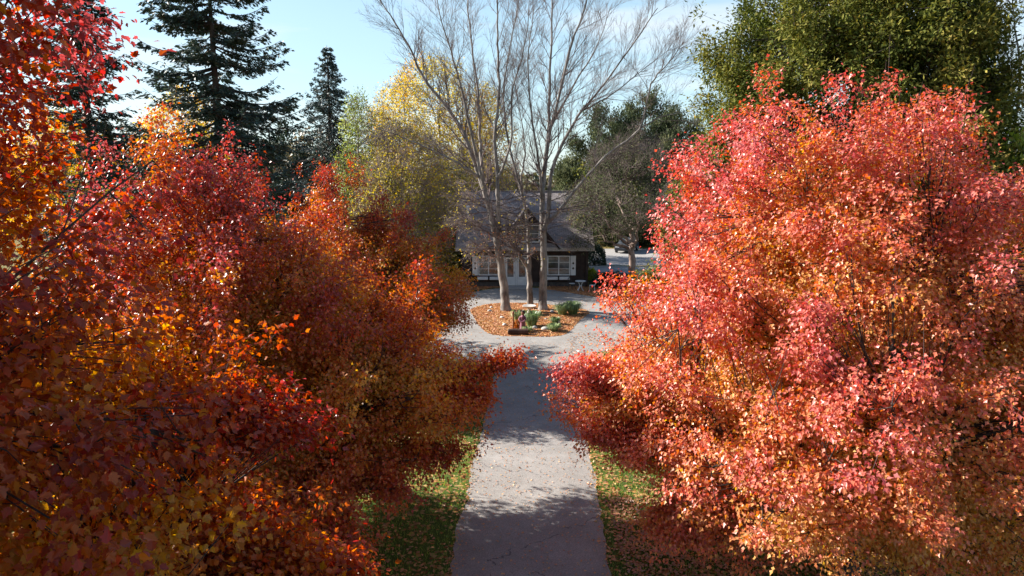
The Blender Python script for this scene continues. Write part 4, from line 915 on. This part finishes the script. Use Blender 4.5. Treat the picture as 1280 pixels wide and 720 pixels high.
# ------------------------------------------------------------------ far wood (one mass)
rng = np.random.default_rng(77); pos = []; tn = []; sg = []
for i in range(150):
    Y = rng.uniform(92, 150); x = rng.uniform(-130, 130) * Y/110; h = rng.uniform(6.0, 9.5); r = rng.uniform(3.5, 6)
    if x < -25 or x > 22: h *= 1.6
    m_ = 620; d = unit(rng.normal(size=(m_, 3))); p_ = d*rng.uniform(.6, 1, (m_, 1))**.5*np.array((r, r, h*.5)) + np.array((x, Y, h*.52))
    pos.append(p_); tn.append(np.full(m_, rng.uniform(0, 1))); sg.append(np.array([[x, Y, 0, x + rng.normal(0, .4), Y, h*.8, .25, .05]]))
pos = np.concatenate(pos); tn = np.concatenate(tn); n = len(pos)
M_far = leafmat('far_foliage', [(0, (.03, .05, .025)), (.4, (.09, .10, .04)), (.7, (.20, .15, .07)), (1, (.24, .19, .13))], trans=.2)
fw = leaves_mesh('far_wood', pos, rng.normal(size=(n, 3)), rng.normal(size=(n, 3)) + np.array((0, -.3, .6)), rng.uniform(.5, 1.1, n), 'diamond', M_far, None, tn + rng.normal(0, .1, n), rng.uniform(0, 1, n))
tag(fw, 'distant mixed wood closing the view behind the house and car park', 'wood', kind='stuff')

# ------------------------------------------------------------------ litter and grass
def inside(P, poly):
    x, y = P[:, 0], P[:, 1]; c = np.zeros(len(P), bool); q = np.asarray(poly); j = len(q)-1
    for i in range(len(q)):
        a, b_ = q[i], q[j]; hit = ((a[1] > y) != (b_[1] > y)) & (x < (b_[0]-a[0])*(y-a[1])/(b_[1]-a[1]+1e-12)+a[0]); c ^= hit; j = i
    return c
rng = np.random.default_rng(5); L_ = []; T_ = []; S_ = []
def scatter(n, x0, x1, y0, y1, poly=None, tone=.5, s=.09, fn=None):
    p_ = np.column_stack([rng.uniform(x0, x1, n), rng.uniform(y0, y1, n)])
    if poly is not None: p_ = p_[inside(p_, poly)]
    if fn is not None: p_ = p_[fn(p_)]
    L_.append(np.column_stack([p_, np.full(len(p_), .03)])); T_.append(rng.normal(tone, .22, len(p_))); S_.append(rng.uniform(.6, 1.3, len(p_))*s)
off_drive = lambda p: np.abs(p[:, 0] - drive_x(p[:, 1])) > 1.74 + rng.exponential(.05, len(p)) * -1
nz_ = Noise(rng, 1.4)
patchy = lambda p: off_drive(p) & (nz_(np.column_stack([p, p[:, 0]*0])) > rng.uniform(-.9, .5, len(p)))
scatter(24000, -11, 12, 9, 27, fn=patchy, tone=.45, s=.085)
scatter(16000, 2.5, 8.5, 9, 17, fn=patchy, tone=.75, s=.09)
scatter(9000, -12, 12, 27, 36, fn=patchy, tone=.5, s=.1)
edge = lambda p: (np.abs(np.abs(p[:, 0] - drive_x(p[:, 1])) - 1.76) < rng.exponential(.09, len(p)))
scatter(24000, -3.5, 5, 9, 34, fn=edge, tone=.35, s=.07)
scatter(4200, -1.6, 3.4, 8, 34, tone=.4, s=.055, fn=lambda p: ~off_drive(p))
scatter(30000, BED[:, 0].min(), BED[:, 0].max(), BED[:, 1].min(), BED[:, 1].max(), BED, .38, .10)
for q in (bl, br): scatter(14000, q[:, 0].min(), q[:, 0].max(), q[:, 1].min(), q[:, 1].max(), q, .5, .11)
scatter(1500, -8, 12, 35, 50, tone=.45, s=.08)
P_ = np.concatenate(L_); T_ = np.concatenate(T_); S_ = np.concatenate(S_); n = len(P_)
M_litter = leafmat('fallen_leaf', [(0, (.55, .36, .10)), (.3, (.58, .26, .07)), (.55, (.48, .16, .06)), (.8, (.34, .10, .06)), (1, (.22, .12, .08))], under=(.5, .34, .22), trans=.15, rough=.5)
dd = np.column_stack([rng.normal(size=(n, 2)), rng.normal(0, .15, n)])
o = leaves_mesh('fallen_leaves', P_, dd, np.column_stack([rng.normal(0, .35, (n, 2)), np.ones(n)]), S_, 'oval', M_litter, None, T_, rng.uniform(0, 1, n))
tag(o, 'fallen leaves scattered over lawn, driveway edges and garden beds', 'leaves', kind='stuff')
n = 150000
p_ = np.column_stack([rng.uniform(-11, 12, n), rng.uniform(9, 30, n)]); p_ = p_[np.abs(p_[:, 0] - drive_x(p_[:, 1])) > 1.80 - rng.exponential(.06, n)]; n = len(p_)
a = rng.uniform(0, 6.28, n); h = rng.uniform(.04, .095, n); ln = rng.normal(0, .03, (n, 2)); s_ = np.column_stack([np.cos(a), np.sin(a), a*0])*.008
B0 = np.column_stack([p_, np.zeros(n)]); V = np.stack([B0 - s_, B0 + s_, B0 + np.column_stack([ln, h])], 1).reshape(-1, 3)
M_grass = leafmat('grass_blade', [(0, (.09, .17, .02)), (.6, (.21, .31, .04)), (1, (.38, .40, .08))], trans=.35, rough=.5)
o = np_mesh('grass', V, np.arange(3*n).reshape(-1, 3), M_grass, attrs={'tone': rng.uniform(0, 1, n), 'vary': rng.uniform(0, 1, n)})
tag(o, 'short lawn grass on both verges of the driveway', 'grass', kind='stuff')
